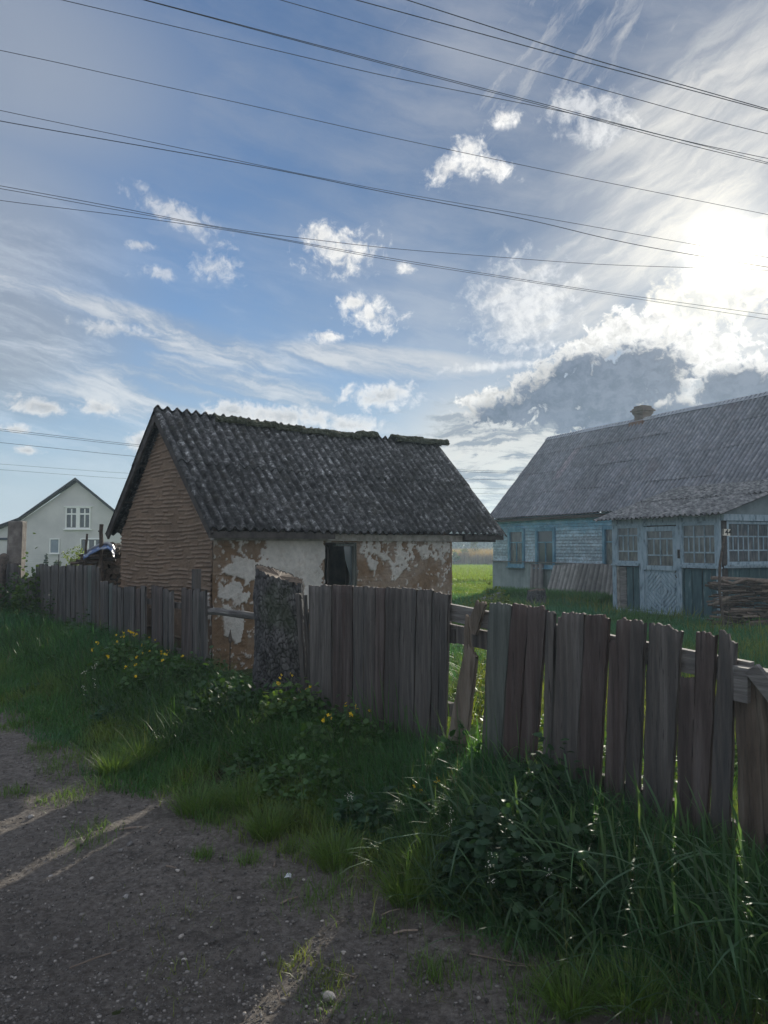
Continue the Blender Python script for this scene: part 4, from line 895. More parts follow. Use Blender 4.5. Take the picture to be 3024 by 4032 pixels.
build_fences()

# ------------------------------------------------------------------ the big bark-covered stump in the fence line
def bark_trunk(name, base, r0, r1, hgt, cutdir, cutdrop, label, cat, seed, res=(220, 200), groove=.018, mat=None, cutmat=None, lean=(0, 0), scale=1.0):
    g = np.random.default_rng(seed); nz, na = res; th = np.linspace(0, 2 * pi, na + 1)[:-1]; z = np.linspace(0, 1, nz)
    TH, Z = np.meshgrid(th, z)
    top = hgt - cutdrop * (.5 - .5 * np.cos(TH - cutdir)) + .012 * np.convolve(np.tile(g.normal(size=na), 3), np.ones(3) / 3, 'same')[na:2 * na][None]
    def per(cells, oct=4):
        T = fbm((nz, na), cells, g, oct); k = int(na * .15); w = np.linspace(0, 1, k); T2 = T.copy(); T2[:, -k:] = T[:, -k:] * (1 - w) + T[:, :k][:, ::-1] * w * 0 + np.repeat(T[:, :1], k, 1) * w; return T2
    # bark plates: cellular pattern, long in the vertical
    npt = int(1500 * scale); pts = np.stack([g.random(npt) * 2 * pi * r0, g.random(npt) * hgt], 1)
    px = (TH * r0).ravel()[:, None]; pz = (Z * hgt).ravel()[:, None]; P1 = pts[:, 0][None]; P2 = pts[:, 1][None]
    best = np.empty((2, px.size)); CH = 4000
    for i in range(0, px.size, CH):
        dx = np.abs(px[i:i + CH] - P1); dx = np.minimum(dx, 2 * pi * r0 - dx) * 1.35; dz = (pz[i:i + CH] - P2) * .65
        d = np.sqrt(dx * dx + dz * dz); d.partition(1, axis=1); best[0, i:i + CH] = d[:, 0]; best[1, i:i + CH] = d[:, 1]
    crack = 1 - np.clip((best[1] - best[0]) / .009, 0, 1).reshape(nz, na)
    n1 = per((5, 5)); n2 = per((40, 40), 3)
    R = r0 + (r1 - r0) * Z + (.06 * r0 / .25) * np.exp(-Z * 9) * (1 + .6 * np.sin(TH * 4 + 1)) + .05 * r0 / .25 * (n1 - .5) - groove * crack + .012 * (n2 - .5)
    X = base[0] + R * np.cos(TH) + lean[0] * Z * hgt; Y = base[1] + R * np.sin(TH) + lean[1] * Z * hgt; ZZ = base[2] - .04 + Z * (top + .04)
    V = np.stack([X, Y, ZZ], -1).reshape(-1, 3)
    i = np.arange(nz * na).reshape(nz, na); q = np.stack([i[:-1], np.roll(i, -1, 1)[:-1], np.roll(i, -1, 1)[1:], i[1:]], -1).reshape(-1, 4)
    bc = (.28 + .95 * np.clip(1 - crack * 1.15, 0, 1)) * (.75 + .5 * n1); bc = np.repeat(bc[..., None], 3, -1)
    o = obj(name, mesh_np(name, V, quads=q, smooth=True, attrs={'col': bc.reshape(-1, 3)}), mat or m_bark, origin=base); tag(o, label, cat)
    rim = V[(nz - 1) * na:]; c = rim.mean(0); inner = c + (rim - c) * .55; inner[:, 2] -= .01 + .01 * g.random(na); Vc = np.vstack([rim + (0, 0, -.006), inner, c[None] - (0, 0, .02)])
    fc = [(k, (k + 1) % na, na + (k + 1) % na, na + k) for k in range(na)] + [(na + k, na + (k + 1) % na, 2 * na) for k in range(na)]
    b = MB(); b.add(Vc, fc); obj('cut_face', b, cutmat or m_cut, o); return o
sc_ = at(1106, 2700, 7.22)
bark_trunk('tree_stump', (sc_[0], sc_[1], 0.0), .258, .232, 1.42, atan2(.3, -1), .165, 'thick tall bark-covered tree stump with slanted top standing in the fence line', 'tree stump', 9, lean=(-.018, 0))
yx = at(2112, 2350, 21.5)
bark_trunk('tree_stump', (yx[0], yx[1], float(terrain(yx[0], yx[1]))), .30, .24, .50, .5, .06, 'small dark sawn stump in the yard in front of the leaning sheets', 'tree stump', 12, res=(60, 80), scale=.3, groove=.01)

# ------------------------------------------------------------------ white house far left, with street plate
def build_white():
    Yw = 45.0; P = lambda x, y: at(x, y, Yw)
    SH = -.50
    wh = thing('rendered_house', (P(300, 2200)[0], Yw, -.6), 'white rendered gabled house with dark roof edge behind the fence', 'house')
    Wd = 11.0
    zb = -.8
    apex = P(305, 1897); le = P(82, 2052); ll = P(-60, 2108); re = P(530, 2078); rr = P(640, 2150)
    prof = [(ll[0], zb), (re[0] + 1.2, zb), (re[0] + 1.2, re[2] - .75), (re[0], re[2]), (apex[0], apex[2]), (le[0], le[2]), (ll[0], ll[2])]
    wins = [(258, 358, 1996, 2082, 'u'), (195, 236, 2120, 2180, 'b'), (316, 405, 2120, 2182, 't'), (55, 84, 2120, 2182, 's')]
    rects = []
    for x0, x1, y0, y1, k in wins:
        a, b = P(x0, y1), P(x1, y0); rects.append((a[0], b[0], a[2], b[2], k))
    # wall as a fine grid, clipped to the gable profile, with openings left out
    nx, nz = 260, 170; xs = np.linspace(prof[0][0], prof[1][0], nx); pt = sorted([(p[0], p[1]) for p in prof[2:]]); topz = np.interp(xs, [p[0] for p in pt], [p[1] for p in pt])
    t = np.linspace(0, 1, nz); X = np.repeat(xs[None], nz, 0); Z = zb + t[:, None] * (topz - zb)[None]
    cx = (X[:-1, :-1] + X[1:, 1:]) / 2; cz = (Z[:-1, :-1] + Z[1:, 1:]) / 2; keep = np.ones(cx.shape, bool)
    for a, b, c, d, k in rects: keep &= ~((cx > a) & (cx < b) & (cz > c) & (cz < d))
    Y = np.full(X.shape, Yw)
    obj('wall', mesh_np('wall', np.stack([X, Y, Z], -1).reshape(-1, 3), quads=grid_quads(nz, nx, keep)), m_white, wh)
    b = MB(); x0, x1 = prof[0][0], prof[1][0]
    b.box(((x0 + x1) / 2 + SH * Wd, Yw + Wd, .2), (x1 - x0, .2, 2.0)); b.box(((x0 + x1) / 2, Yw + 1.0, .1), (x1 - x0 - 3.0, .1, 1.6))
    sd = np.array([SH, 1, 0]) / sqrt(1 + SH * SH); sn = np.array([sd[1], -sd[0], 0]); Ls = Wd * sqrt(1 + SH * SH)
    for xx, zz in ((x0 + .15, ll[2] - .05), (x1 - .15, re[2] - .85)): b.box(np.array([xx, Yw + .05, (zb + zz) / 2]) + sd * Ls / 2, (Ls - .1, .2, zz - zb), [sd, sn, (0, 0, 1)])
    obj('rear_walls', b, m_white, wh)
    ax = [(1, 0, 0), (0, 1, 0), (0, 0, 1)]; Q = lambda a, b_, z: np.array([a, Yw + b_, z])
    for a, b_, c, d, k in rects:
        if k == 'u':
            m = (a + b_) / 2
            for A0, A1 in ((a, m - .04), (m + .04, b_)): window(wh, 'window', A0, A1, c, d, .02, ax, Q, 2, [(.3, 2), (.7, 2)], m_whiteframe, m_glassw, casing=.07, bar=.07, depth=.10, proud=.05)
            bb = MB(); bb.box(Q(m, 0, (c + d) / 2), (.16, .10, d - c), ax); bb.box(Q(m, -.05, c - .05), (b_ - a + .2, .14, .05), ax); bb.box(Q(m, -.03, d + .03), (b_ - a + .2, .10, .05), ax); obj('window_mullion', bb, m_whiteframe, wh)
        elif k == 't': window(wh, 'window', a, b_, c, d, .02, ax, Q, 3, [(1, 3)], m_whiteframe, m_glassw, casing=.06, bar=.10, depth=.10, proud=.05)
        else: window(wh, 'window', a, b_, c, d, .02, ax, Q, 1, [(1, 1)], m_whiteframe, m_curtain if k == 'b' else m_glassw, casing=.06, depth=.10, proud=.05)
    # roof slabs with dark edge
    rf = MB()
    pts = [np.array([ll[0] - .3, 0, ll[2] + .02]), np.array([le[0], 0, le[2] + .06]), np.array([apex[0], 0, apex[2] + .10]), np.array([re[0], 0, re[2] + .06]), np.array([re[0] + 1.6, 0, re[2] - .80])]
    for p, q in zip(pts[:-1], pts[1:]):
        th = .13; V = []
        for y in (Yw - .35, Yw + Wd + .3):
            for pp, dz in ((p, 0), (q, 0), (q, th), (p, th)): V.append((pp[0] + SH * (y - Yw + .35), y, pp[2] + dz))
        rf.add(V, [(0, 1, 2, 3), (7, 6, 5, 4), (0, 4, 5, 1), (1, 5, 6, 2), (2, 6, 7, 3), (3, 7, 4, 0)])
    obj('roof', rf, m_darkroof, wh)
    # dark street name plate fixed near the left edge; the lettering is too small to read and stays as two pale bars
    s = MB(); p = P(8, 2122); s.box((p[0], Yw - .06, p[2]), (.70, .03, .135), ax); sg = obj('street_plate', s, m_signblue, wh)
build_white()
# concrete post behind the far-left fence
cp = at(56, 2300, 18.0)
b = MB(); z1 = at(56, 2052, 18.0)[2]
w_ = .17
b.add([(cp[0] + sx * w_ * (1.05 if z < .5 else 1) + (z / z1) * .05, 18.0 + sy * w_ * .8, z) for z in (-.2, .4, z1 - .12, z1) for sx, sy in ((-1, -1), (1, -1), (1, 1), (-1, 1))],
      [(4 * k + j, 4 * k + (j + 1) % 4, 4 * k + 4 + (j + 1) % 4, 4 * k + 4 + j) for k in range(3) for j in range(4)] + [(12, 13, 14, 15), (3, 2, 1, 0)])
o = obj('concrete_post', b, m_concrete, origin=(cp[0], 18.0, -.1)); tag(o, 'stained square concrete post rising behind the far left fence', 'post')
bm_ = o.modifiers.new('edge', 'BEVEL'); bm_.width = .03; bm_.segments = 2
# gnarled stub at the far-left edge
g9 = np.random.default_rng(4)
p0 = fpix(-6, 2440, .22); pts = [np.array([p0[0], p0[1], -.05]), np.array([p0[0] + .03, p0[1], .35]), np.array([p0[0] - .02, p0[1], .75]), np.array([p0[0] + .03, p0[1], 1.05]), np.array([p0[0] + .06, p0[1], 1.22]), np.array([p0[0] + .10, p0[1], 1.36]), np.array([p0[0] + .07, p0[1], 1.44])]
b = MB(); b.tube(pts, [.20, .15, .15, .13, .10, .135, .05], 14, rough=.14, r=g9)
o = obj('dead_trunk', b, m_log, origin=(p0[0], p0[1], 0)); tag(o, 'dark gnarled dead trunk stub at the left edge of the fence', 'dead tree'); o.modifiers.new('round', 'SUBSURF').render_levels = 2

# ------------------------------------------------------------------ firewood beside the shed, stakes and plastic wrapping
def log_mesh(p0, p1, r, k, g, split=False):
    b = MB(); n = 5; pts = [p0 + (p1 - p0) * i / (n - 1) + g.normal(size=3) * r * .06 for i in range(n)]
    b.tube(pts, [r * (1 + .06 * g.normal()) for _ in range(n)], k, rough=.10 if not split else .22, r=g); return b
def build_woodpile():
    g = np.random.default_rng(8)
    # heap stacked against the back of the shed's gable; pixel rows give the heights
    # heap outline (pixel): from (310,2200) rising to (410,2105), (475,2120)
    kinds = [('dark split log', .075), ('thin dark branch', .03)]
    Yp = 13.6; n = 0
    def top(x): return np.interp(x, [300, 340, 375, 410, 440, 480], [2225, 2190, 2165, 2140, 2138, 2150])
    spots = []
    y = 2330
    while y > 2130:
        x = 322 + g.uniform(0, 12)
        while x < 486:
            if y > top(x) + 6: spots.append((x, y))
            x += g.uniform(23, 33)
        y -= 20
    for (x, y) in spots:
        P = at(x + g.normal() * 2, y + g.normal() * 3, Yp + g.normal() * .06); r = g.uniform(.045, .075)
        d = np.array([g.normal() * .35, 1, g.normal() * .08]); d /= np.linalg.norm(d); Ln = g.uniform(.45, .7)
        bb = log_mesh(P, P + d * Ln, r, 9, g, True)
        o = obj('firewood_log', bb, m_log, origin=P); tag(o, 'dark split log in the heap between the fence and the shed gable', 'log', 'logs heaped beside the shed')
        V = np.vstack(bb.v)[:9]; c = V.mean(0); f = MB(); f.add(np.vstack([V - d * .004, [c - d * .006]]), [(j, (j + 1) % 9, 9) for j in range(9)]); obj('cut_face', f, m_cut, o)
    for i, (xa, ya, xb, yb) in enumerate(((312, 2188, 440, 2168), (300, 2212, 420, 2188), (280, 2218, 400, 2212), (318, 2196, 455, 2205), (335, 2180, 470, 2160), (300, 2206, 380, 2222), (350, 2175, 470, 2180))):
        P0, P1 = at(xa, ya, Yp - .18 - .03 * i), at(xb, yb, Yp - .15 - .03 * i)
        o = obj('branch', log_mesh(P0, P1, g.uniform(.02, .035), 7, g), m_log, origin=P0); tag(o, ['long dark branch lying across the log heap just under the blue sheet', 'dark branch sticking out left of the log heap above the pickets', 'lowest branch poking out left over the picket tops', 'branch crossing the middle of the log heap beside the shed', 'topmost branch on the log heap below the roof corner', 'short branch at the lower left of the log heap', 'branch lying level across the upper log heap'][i], 'branch', 'branches on the log heap')
    for i, (xt, yt, xb, yb, r, lb) in enumerate(((342, 2102, 325, 2330, .022, 'thin tilted stake with a stubby tip, left of the taller stake'), (400, 2064, 397, 2330, .040, 'taller thicker upright stake beside the shed eave'))):
        T_, B_ = at(xt, yt, Yp - .45), at(xb, yb, Yp - .45); n_ = 9
        pts = [B_ + (T_ - B_) * k / (n_ - 1) + np.array([g.normal() * .006, 0, 0]) for k in range(n_)]
        bb = MB(); bb.tube(pts, [r * (1.1 - .25 * k / n_ + .10 * g.normal()) for k in range(n_)], 8, rough=.08, r=g)
        q = pts[-2]; bb.tube([q, q + np.array([-.05, 0, .03])], [r * .45, r * .25], 6)
        o = obj('stake', bb, m_log, origin=B_); tag(o, lb, 'stake', 'stakes holding the log heap')
    # crumpled wrapping
    A = np.linspace(0, 1, 40); Bv = np.linspace(0, 1, 22); AA, BB = np.meshgrid(A, Bv)
    xs = np.interp(A, [0, .25, .55, .75, .9, 1], [330, 360, 402, 425, 442, 452]); yt = np.interp(A, [0, .25, .55, .75, .9, 1], [2178, 2160, 2142, 2140, 2152, 2176])
    V = []
    wr = fbm(AA.shape, (6, 10), g, 4)
    for i in range(22):
        for j in range(40):
            y = yt[j] + BB[i, j] * (26 - 6 * A[j]); V.append(at(xs[j] - 3 * BB[i, j], y, Yp - .30 - .28 * sin(BB[i, j] * 1.7) + .10 * (wr[i, j] - .5)))
    V = np.array(V); V2 = V + np.array([0, .012, 0]); q = grid_quads(22, 40)
    Q = [q, q[:, ::-1] + 880]
    for ring in (np.arange(40), np.arange(40) + 21 * 40, np.arange(22) * 40, np.arange(22) * 40 + 39): Q.append(np.stack([ring[:-1], ring[1:], ring[1:] + 880, ring[:-1] + 880], -1))
    o = obj('plastic_sheet', mesh_np('s', np.vstack([V, V2]), quads=np.vstack(Q), smooth=True), m_tarp, origin=V[0]); tag(o, 'crumpled blue and white plastic sheet draped over the log heap by the shed', 'plastic sheet')
    b = MB(); b.tube([at(x, y, Yp - .36) for x, y in ((332, 2176), (362, 2158), (400, 2141), (424, 2138), (441, 2149), (452, 2172))], [.015, .02, .02, .025, .03, .025], 8, rough=.2); obj('sheet_hem', b, m_tarpw, o)
build_woodpile()

# ------------------------------------------------------------------ stacked sticks by the porch, number plate on a stake, leaning sheets
def build_sticks():
    g = np.random.default_rng(15); n = 0; Yb = 14.6
    zg = -.04; base = at(2920, 2470, Yb)
    rows = 22; x0w, x1w = at(2822, 2400, Yb)[0], at(2822, 2400, Yb)[0] + 2.4; ztop = at(2900, 2290, Yb)[2]
    for r in range(rows):
        z = zg + .03 + (ztop - zg - .05) * r / (rows - 1)
        for c in range(11):
            cx = x0w + (c + .5) / 11 * (x1w - x0w) + g.normal() * .05
            Ln = g.uniform(.35, .9); a = g.normal() * .16; tilt = g.normal() * .07; rad = g.uniform(.012, .030)
            if cx - Ln / 2 < x0w - .10: cx = x0w + Ln / 2 - g.uniform(0, .12)
            d = np.array([cos(a), sin(a), tilt]); end_on = g.random() < .35
            if end_on: d = np.array([g.normal() * .3, 1, g.normal() * .05]); Ln = .5
            d /= np.linalg.norm(d); c0 = np.array([cx, Yb + g.uniform(-.04, .25) + (.25 if end_on else 0), z + g.normal() * .012])
            pts = [c0 - d * Ln / 2, c0 + g.normal(size=3) * .012, c0 + d * Ln / 2]
            bb = MB(); bb.tube(pts, [rad, rad * 1.05, rad * .85], 6, rough=.08, r=g)
            mt = m_twig if g.random() < .35 else m_log
            o = obj('stick', bb, mt, origin=c0); tag(o, 'dry firewood stick in the neat stack against the porch', 'stick', 'sticks stacked by the porch'); n += 1
    pts = [at(x, y, Yb - .05) for x, y in ((2800, 2275), (2860, 2277), (2930, 2284), (3024, 2288), (3120, 2290))]
    o = obj('branch', log_mesh(pts[0], pts[-1], .03, 8, g), m_twig, origin=pts[0]); tag(o, 'long straight branch laid along the top of the stick stack', 'branch')
    b = MB(); b.tube([at(x, y, Yb - .15) for x, y in ((2840, 2283), (2885, 2298), (2940, 2280), (3000, 2290), (3100, 2300))], [.02, .035, .03, .03, .03], 8, rough=.08, r=g)
    o = obj('branch', b, m_twig, origin=at(2840, 2283, Yb)); tag(o, 'pale bowed branch on top of the stick stack', 'branch')
    b = MB(); b.tube([at(x, y, Yb - .2) for x, y in ((2806, 2380), (2840, 2366), (2876, 2352))], [.03, .035, .03], 8, rough=.06, r=g)
    o = obj('log', b, m_fresh, origin=at(2806, 2380, Yb)); tag(o, 'pale split log sticking out left from the stick stack', 'log')
    # number plate
    Ys = 14.2; px = [(2852, 2475), (2842, 2400), (2832, 2320), (2834, 2220), (2843, 2170), (2853, 2110)]
    pts = [at(x, y, Ys) for x, y in px]; pts[0][2] = zg - .02
    t = thing('number_sign', (pts[0][0], Ys, zg), 'small cream number plate on a crooked stake beside the porch', 'house number sign')
    b = MB(); b.tube(pts, [.030, .028, .026, .024, .022, .018], 9, rough=.07, r=g); obj('stake', b, m_log, t)
    a, c = at(2846, 2109, Ys - .03), at(2875, 2083, Ys - .03); cx, cz = (a[0] + c[0]) / 2, (a[2] + c[2]) / 2
    w, h = c[0] - a[0], c[2] - a[2]; tl = radians(-3)
    Ax = [(cos(tl), 0, sin(tl)), (0, 1, 0), (-sin(tl), 0, cos(tl))]; b = MB(); b.box((cx, Ys - .03, cz), (w, .012, h), Ax); pl = obj('plate', b, m_plate, t)
    fc = bpy.data.curves.new('digits', 'FONT'); fc.body = '144'; fc.size = h * 1.12; fc.extrude = .001; fc.align_x = 'CENTER'; fc.align_y = 'CENTER'; fc.offset = .0022
    tmp = bpy.data.objects.new('digits', fc); C.objects.link(tmp); tmp.location = (cx, Ys - .040, cz); tmp.rotation_euler = (pi / 2, -tl * 1.0, 0)
    tmp.scale = (.92, 1.1, 1); bpy.context.view_layer.update(); me = bpy.data.meshes.new_from_object(tmp.evaluated_get(bpy.context.evaluated_depsgraph_get())); me.transform(tmp.matrix_world); bpy.data.objects.remove(tmp)
    me.materials.clear(); obj('digits', me, m_ink, pl)
build_sticks()
def build_sheets():
    g = np.random.default_rng(31)
    spec = [(2090, 2140, 2222, 2085, 2135, 2338, 'leftmost, upright'), (2180, 2214, 2226, 2150, 2200, 2342, 'second, tilted strongly'), (2222, 2288, 2222, 2190, 2255, 2345, 'third, wide'),
            (2285, 2330, 2222, 2250, 2302, 2348, 'fourth'), (2328, 2385, 2222, 2300, 2360, 2350, 'fifth with pale edge'), (2380, 2424, 2224, 2362, 2420, 2352, 'last, next to the porch')]
    LB = ['narrow upright corrugated sheet leaning under the second window, leftmost of the row', 'strongly slanting corrugated sheet just right of the narrow upright one', 'wide pale corrugated sheet in the middle left of the leaning row',
          'corrugated sheet overlapping the wide pale one on its right side', 'corrugated sheet with a bright right edge, second from the porch', 'corrugated sheet leaning nearest the porch corner']
    for i, (x0, x1, yt, b0, b1, yb, s) in enumerate(spec):
        off = -.10 - .012 * i; q = lambda x, y, o_: on_plane(x, y, hp(0, o_, 0), np.array([HG[0], HG[1], 0]))
        T0, T1, B0, B1 = q(x0, yt, off), q(x1, yt, off), q(b0, yb, off - .38), q(b1, yb, off - .38)
        n = max(3, np.linalg.norm(B1 - B0) / .20); wn = round(n); me = corr_sheet('corrugated_sheet', B0, B1, T0, wn, .035, None, None, nrow=8, g=g, col=lambda A, T, t0: np.repeat((.55 + .6 * sstep(np.sin(A * wn * 2 * pi), -.6, .6))[..., None], 3, -1))  # flute shading put into the colour: light crests, dark valleys
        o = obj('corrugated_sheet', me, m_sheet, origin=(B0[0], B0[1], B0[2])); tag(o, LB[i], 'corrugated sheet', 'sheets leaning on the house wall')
build_sheets()

# ------------------------------------------------------------------ vegetation
def blades(X, Y, Z, h, w, g, lean=.35, curl=.5, seg=3, col=(.05, .09, .02), var=.35, droop=.25, az=None, fold=0):
    n = len(X); az = g.random(n) * 2 * pi if az is None else az; tw = az + pi / 2 + g.normal(size=n) * .6
    ln = lean * g.random(n); cu = curl * g.random(n) ** 1.5
    V = np.empty((n, 2 * seg + 1, 3), np.float32)
    for k in range(seg + 1):
        t = k / seg; d = h * (ln * t + cu * t * t); zz = h * (t - droop * cu / max(curl, 1e-6) * t ** 3 * 1.4)
        cx = X + np.cos(az) * d; cy = Y + np.sin(az) * d; cz = Z + zz
        if k == seg: V[:, 2 * seg] = np.stack([cx, cy, cz], -1)
        else:
            ww = w * (.55 + .45 * sin(pi * min(1, t + .3))) * .5 if k else w * .35
            V[:, 2 * k] = np.stack([cx - np.cos(tw) * ww, cy - np.sin(tw) * ww, cz], -1); V[:, 2 * k + 1] = np.stack([cx + np.cos(tw) * ww, cy + np.sin(tw) * ww, cz], -1)
    m = 2 * seg + 1; b = (np.arange(n) * m)[:, None]
    Q = np.concatenate([b + np.array([2 * k, 2 * k + 1, 2 * k + 3, 2 * k + 2]) for k in range(seg - 1)]) if seg > 1 else np.empty((0, 4), int)
    T = b + np.array([2 * seg - 2, 2 * seg - 1, 2 * seg])
    c = np.array(col)
    c = np.broadcast_to(c, (n, 3)) * (1 + var * (g.random((n, 1)) * 2 - 1)) * (1 + .15 * (g.random((n, 3)) - .5))
    Cc = np.repeat(c[:, None], m, 1)
    return V.reshape(-1, 3), Q, T, Cc.reshape(-1, 3)
def merge(parts):
    V, Q, T, Cc = [], [], [], []; n = 0
    for v, q, t, c in parts: V.append(v); Q.append(q + n); T.append(t + n); Cc.append(c); n += len(v)
    return np.vstack(V), np.vstack(Q), np.vstack(T), np.vstack(Cc)
def grass_obj(name, parts, mat=None, kind='stuff'):
    V, Q, T, Cc = merge(parts); return tag(obj(name, mesh_np(name, V, quads=Q.astype(np.int32), tris=T.astype(np.int32), attrs={'col': Cc}, smooth=True), mat or m_grass), kind=kind)
_cl = fbm((256, 256), (24, 24), np.random.default_rng(77), 4)
def clump(X, Y): return _cl[(np.abs(Y * 14).astype(int)) % 256, (np.abs(X * 14 + 500).astype(int)) % 256]
GREEN = np.array([.066, .165, .052]); BLUEG = np.array([.050, .155, .080]); YEL = np.array([.165, .215, .05]); DRY = np.array([.18, .15, .09])
def sample_verge(n, g, smax=19, pw=1.3, smin=-2.4):
    s = smin + (smax - smin) * g.random(n); wv = verge_w(s); d = g.random(n) * (wv + .15) - .12
    X = FP0[0] + s * FD[0] + d * FN[0]; Y = FP0[1] + s * FD[1] + d * FN[1]
    keep = (np.abs(X) < Y * .56 + .5) & (Y > 1.5) & (g.random(n) < (3.2 / np.maximum(Y, 3.2)) ** pw)
    return X[keep], Y[keep], s[keep], d[keep], wv[keep]
def verge():
    g = np.random.default_rng(100)
    X, Y, s, d, wv = sample_verge(560000, g)
    cl = clump(X, Y); cl2 = clump(X * .37 + 9, Y * .37); cl3 = clump(X * 2.3 + 3, Y * 2.3)
    u = np.clip(d / np.maximum(wv, .3), 0, 1.1)                     # 0 at the fence, 1 at the road edge
    tall = 1 - sstep(u, .15, .95)
    # bare trodden patch in the verge in front of the stump
    bx, by = gnd(950, 3070); bare = np.exp(-(((X - bx) / .42) ** 2 + ((Y - by) / .30) ** 2) ** 1.5)
    edgek = sstep(u + (cl - .5) * .5, .72, 1.02)
    k = (g.random(len(X)) > .62 * sstep(s, 2.2, 1.2) * sstep(u, 1.0, .6)) & (g.random(len(X)) > edgek * .93) & (g.random(len(X)) > bare * 1.0) & (cl3 > .30 * g.random(len(X)) + .1)
    X, Y, s, d, u, cl, cl2, tall = [a[k] for a in (X, Y, s, d, u, cl, cl2, tall)]
    h = (.06 + .10 * cl + .22 * tall * (.4 + cl2)) * (.55 + .7 * g.random(len(X))) * np.where(s > 6, 1.25, 1.0)
    w = (.0038 + .003 * g.random(len(X))) * (1 + .10 * np.maximum(Y - 4, 0))
    mixv = sstep(cl2, .35, .65)[:, None] * .8; yl = (sstep(u, .40, .85) * sstep(cl, .40, .6))[:, None] * .75
    col = GREEN * (1 - mixv) + BLUEG * mixv; col = col * (1 - yl) + YEL * yl
    dry = (g.random(len(X)) < .025)[:, None]; col = np.where(dry, DRY, col)
    grass_obj('verge_grass', [blades(X, Y, terrain(X, Y) - .01 + .015, h, w, g, .45, .9, 3, col)])
    # scattered tufts creeping into the road
    t = []
    for i in range(60):
        s0 = g.uniform(-2, 12); d0 = verge_w(s0) + abs(g.normal()) * .35 - .1; cx = FP0[0] + s0 * FD[0] + d0 * FN[0]; cy = FP0[1] + s0 * FD[1] + d0 * FN[1]
        n = int(g.integers(30, 150)); r = g.uniform(.03, .10); X = cx + g.normal(size=n) * r; Y = cy + g.normal(size=n) * r
        t.append(blades(X, Y, terrain(X, Y) + .012, g.uniform(.04, .12) * (.6 + .6 * g.random(n)), np.full(n, .004), g, .5, .8, 3, GREEN * (1 - .4) + YEL * .4))
    for (px, py, sp, n) in ((1130, 3830, .035, 60), (1200, 3790, .05, 60), (1310, 3900, .07, 130), (1290, 3860, .05, 80), (1460, 3680, .03, 40), (700, 3880, .10, 60), (720, 3620, .16, 90), (1650, 3900, .08, 50)):
        cx, cy = gnd(px, py); X = cx + g.normal(size=n) * sp; Y = cy + g.normal(size=n) * sp
        t.append(blades(X, Y, terrain(X, Y) + .012, .02 + .05 * g.random(n), np.full(n, .0035), g, .7, .8, 2, YEL))
    for (px, py, r, hh) in ((450, 3060, .16, .22), (560, 3010, .20, .24), (780, 3210, .22, .20), (960, 3190, .2, .2), (1700, 3480, .15, .24), (1600, 3560, .12, .2), (2250, 3990, .12, .16), (2480, 3990, .14, .18), (1060, 3300, .16, .2), (1320, 3420, .14, .2)):
        cx, cy = gnd(px, py); n = 420; a = g.random(n) * 2 * pi; rr = r * np.sqrt(g.random(n)) * .6; X = cx + rr * np.cos(a); Y = cy + rr * np.sin(a)
        t.append(blades(X, Y, terrain(X, Y) + .01, hh * (.5 + .6 * g.random(n)), .0035 + .002 * g.random(n), g, .75, .9, 4, GREEN * .6 + YEL * .4, az=a + g.normal(size=n) * .5))
    grass_obj('grass_tufts', t)
    # dry straw lying about
    X, Y, s, d, wv = sample_verge(6000, g, smax=10, smin=-2.2); X = np.r_[X, gnd(950, 3070)[0] + g.normal(size=600) * .22]; Y = np.r_[Y, gnd(950, 3070)[1] + g.normal(size=600) * .16]; n = len(X)
    grass_obj('dry_straw', [blades(X, Y, terrain(X, Y) + .02 + .05 * g.random(n) * g.random(n), .015 + .03 * g.random(n), np.full(n, .0028), g, 5, 2.5, 2, DRY * .55, droop=0)])
verge()
def tall_grass():
    g = np.random.default_rng(55); parts = []
    # broad arching blades massed at the foot of the right-hand fence
    def mass(s0, s1, d0, d1, n, hh, ww, col, lean=.35, curl=1.1, seg=6, droop=.5):
        s = g.uniform(s0, s1, n); d = g.uniform(d0, d1, n); X = FP0[0] + s * FD[0] + d * FN[0]; Y = FP0[1] + s * FD[1] + d * FN[1]
        az = atan2(FN[1], FN[0]) + g.normal(size=n) * 1.0
        parts.append(blades(X, Y, terrain(X, Y), hh * (.55 + .6 * g.random(n)), ww * (.6 + .6 * g.random(n)), g, lean, curl, seg, col, droop=droop, az=az))
    mass(-.9, 1.35, .03, .80, 560, .52, .020, np.array([.095, .175, .095]), .5, 1.1)
    mass(-1.2, 1.3, .05, 1.2, 900, .36, .013, np.array([.055, .110, .050]), .6, 1.2)
    mass(1.2, 4.2, .03, .9, 1700, .36, .0085, np.array([.045, .095, .035]), .5, 1.1, 5)
    mass(4, 16, .03, 1.3, 5200, .40, .011, np.array([.04, .09, .035]), .4, .9, 4)
    mass(1.0, 3.0, .02, .18, 170, .62, .009, GREEN, .3, .7)
    mass(3.6, 5.6, .25, 1.2, 450, .42, .010, np.array([.05, .11, .04]), .5, 1.2, 5)
    grass_obj('tall_grass', parts)
    # fine flowering grass stems
    st = []
    s = g.uniform(-1, 8, 500); d = g.uniform(.2, 1.6, 500); X = FP0[0] + s * FD[0] + d * FN[0]; Y = FP0[1] + s * FD[1] + d * FN[1]
    st.append(blades(X, Y, terrain(X, Y), .28 + .22 * g.random(500), np.full(500, .0028), g, .4, .4, 4, np.array([.10, .13, .06])))
    grass_obj('grass_stems', st)
tall_grass()
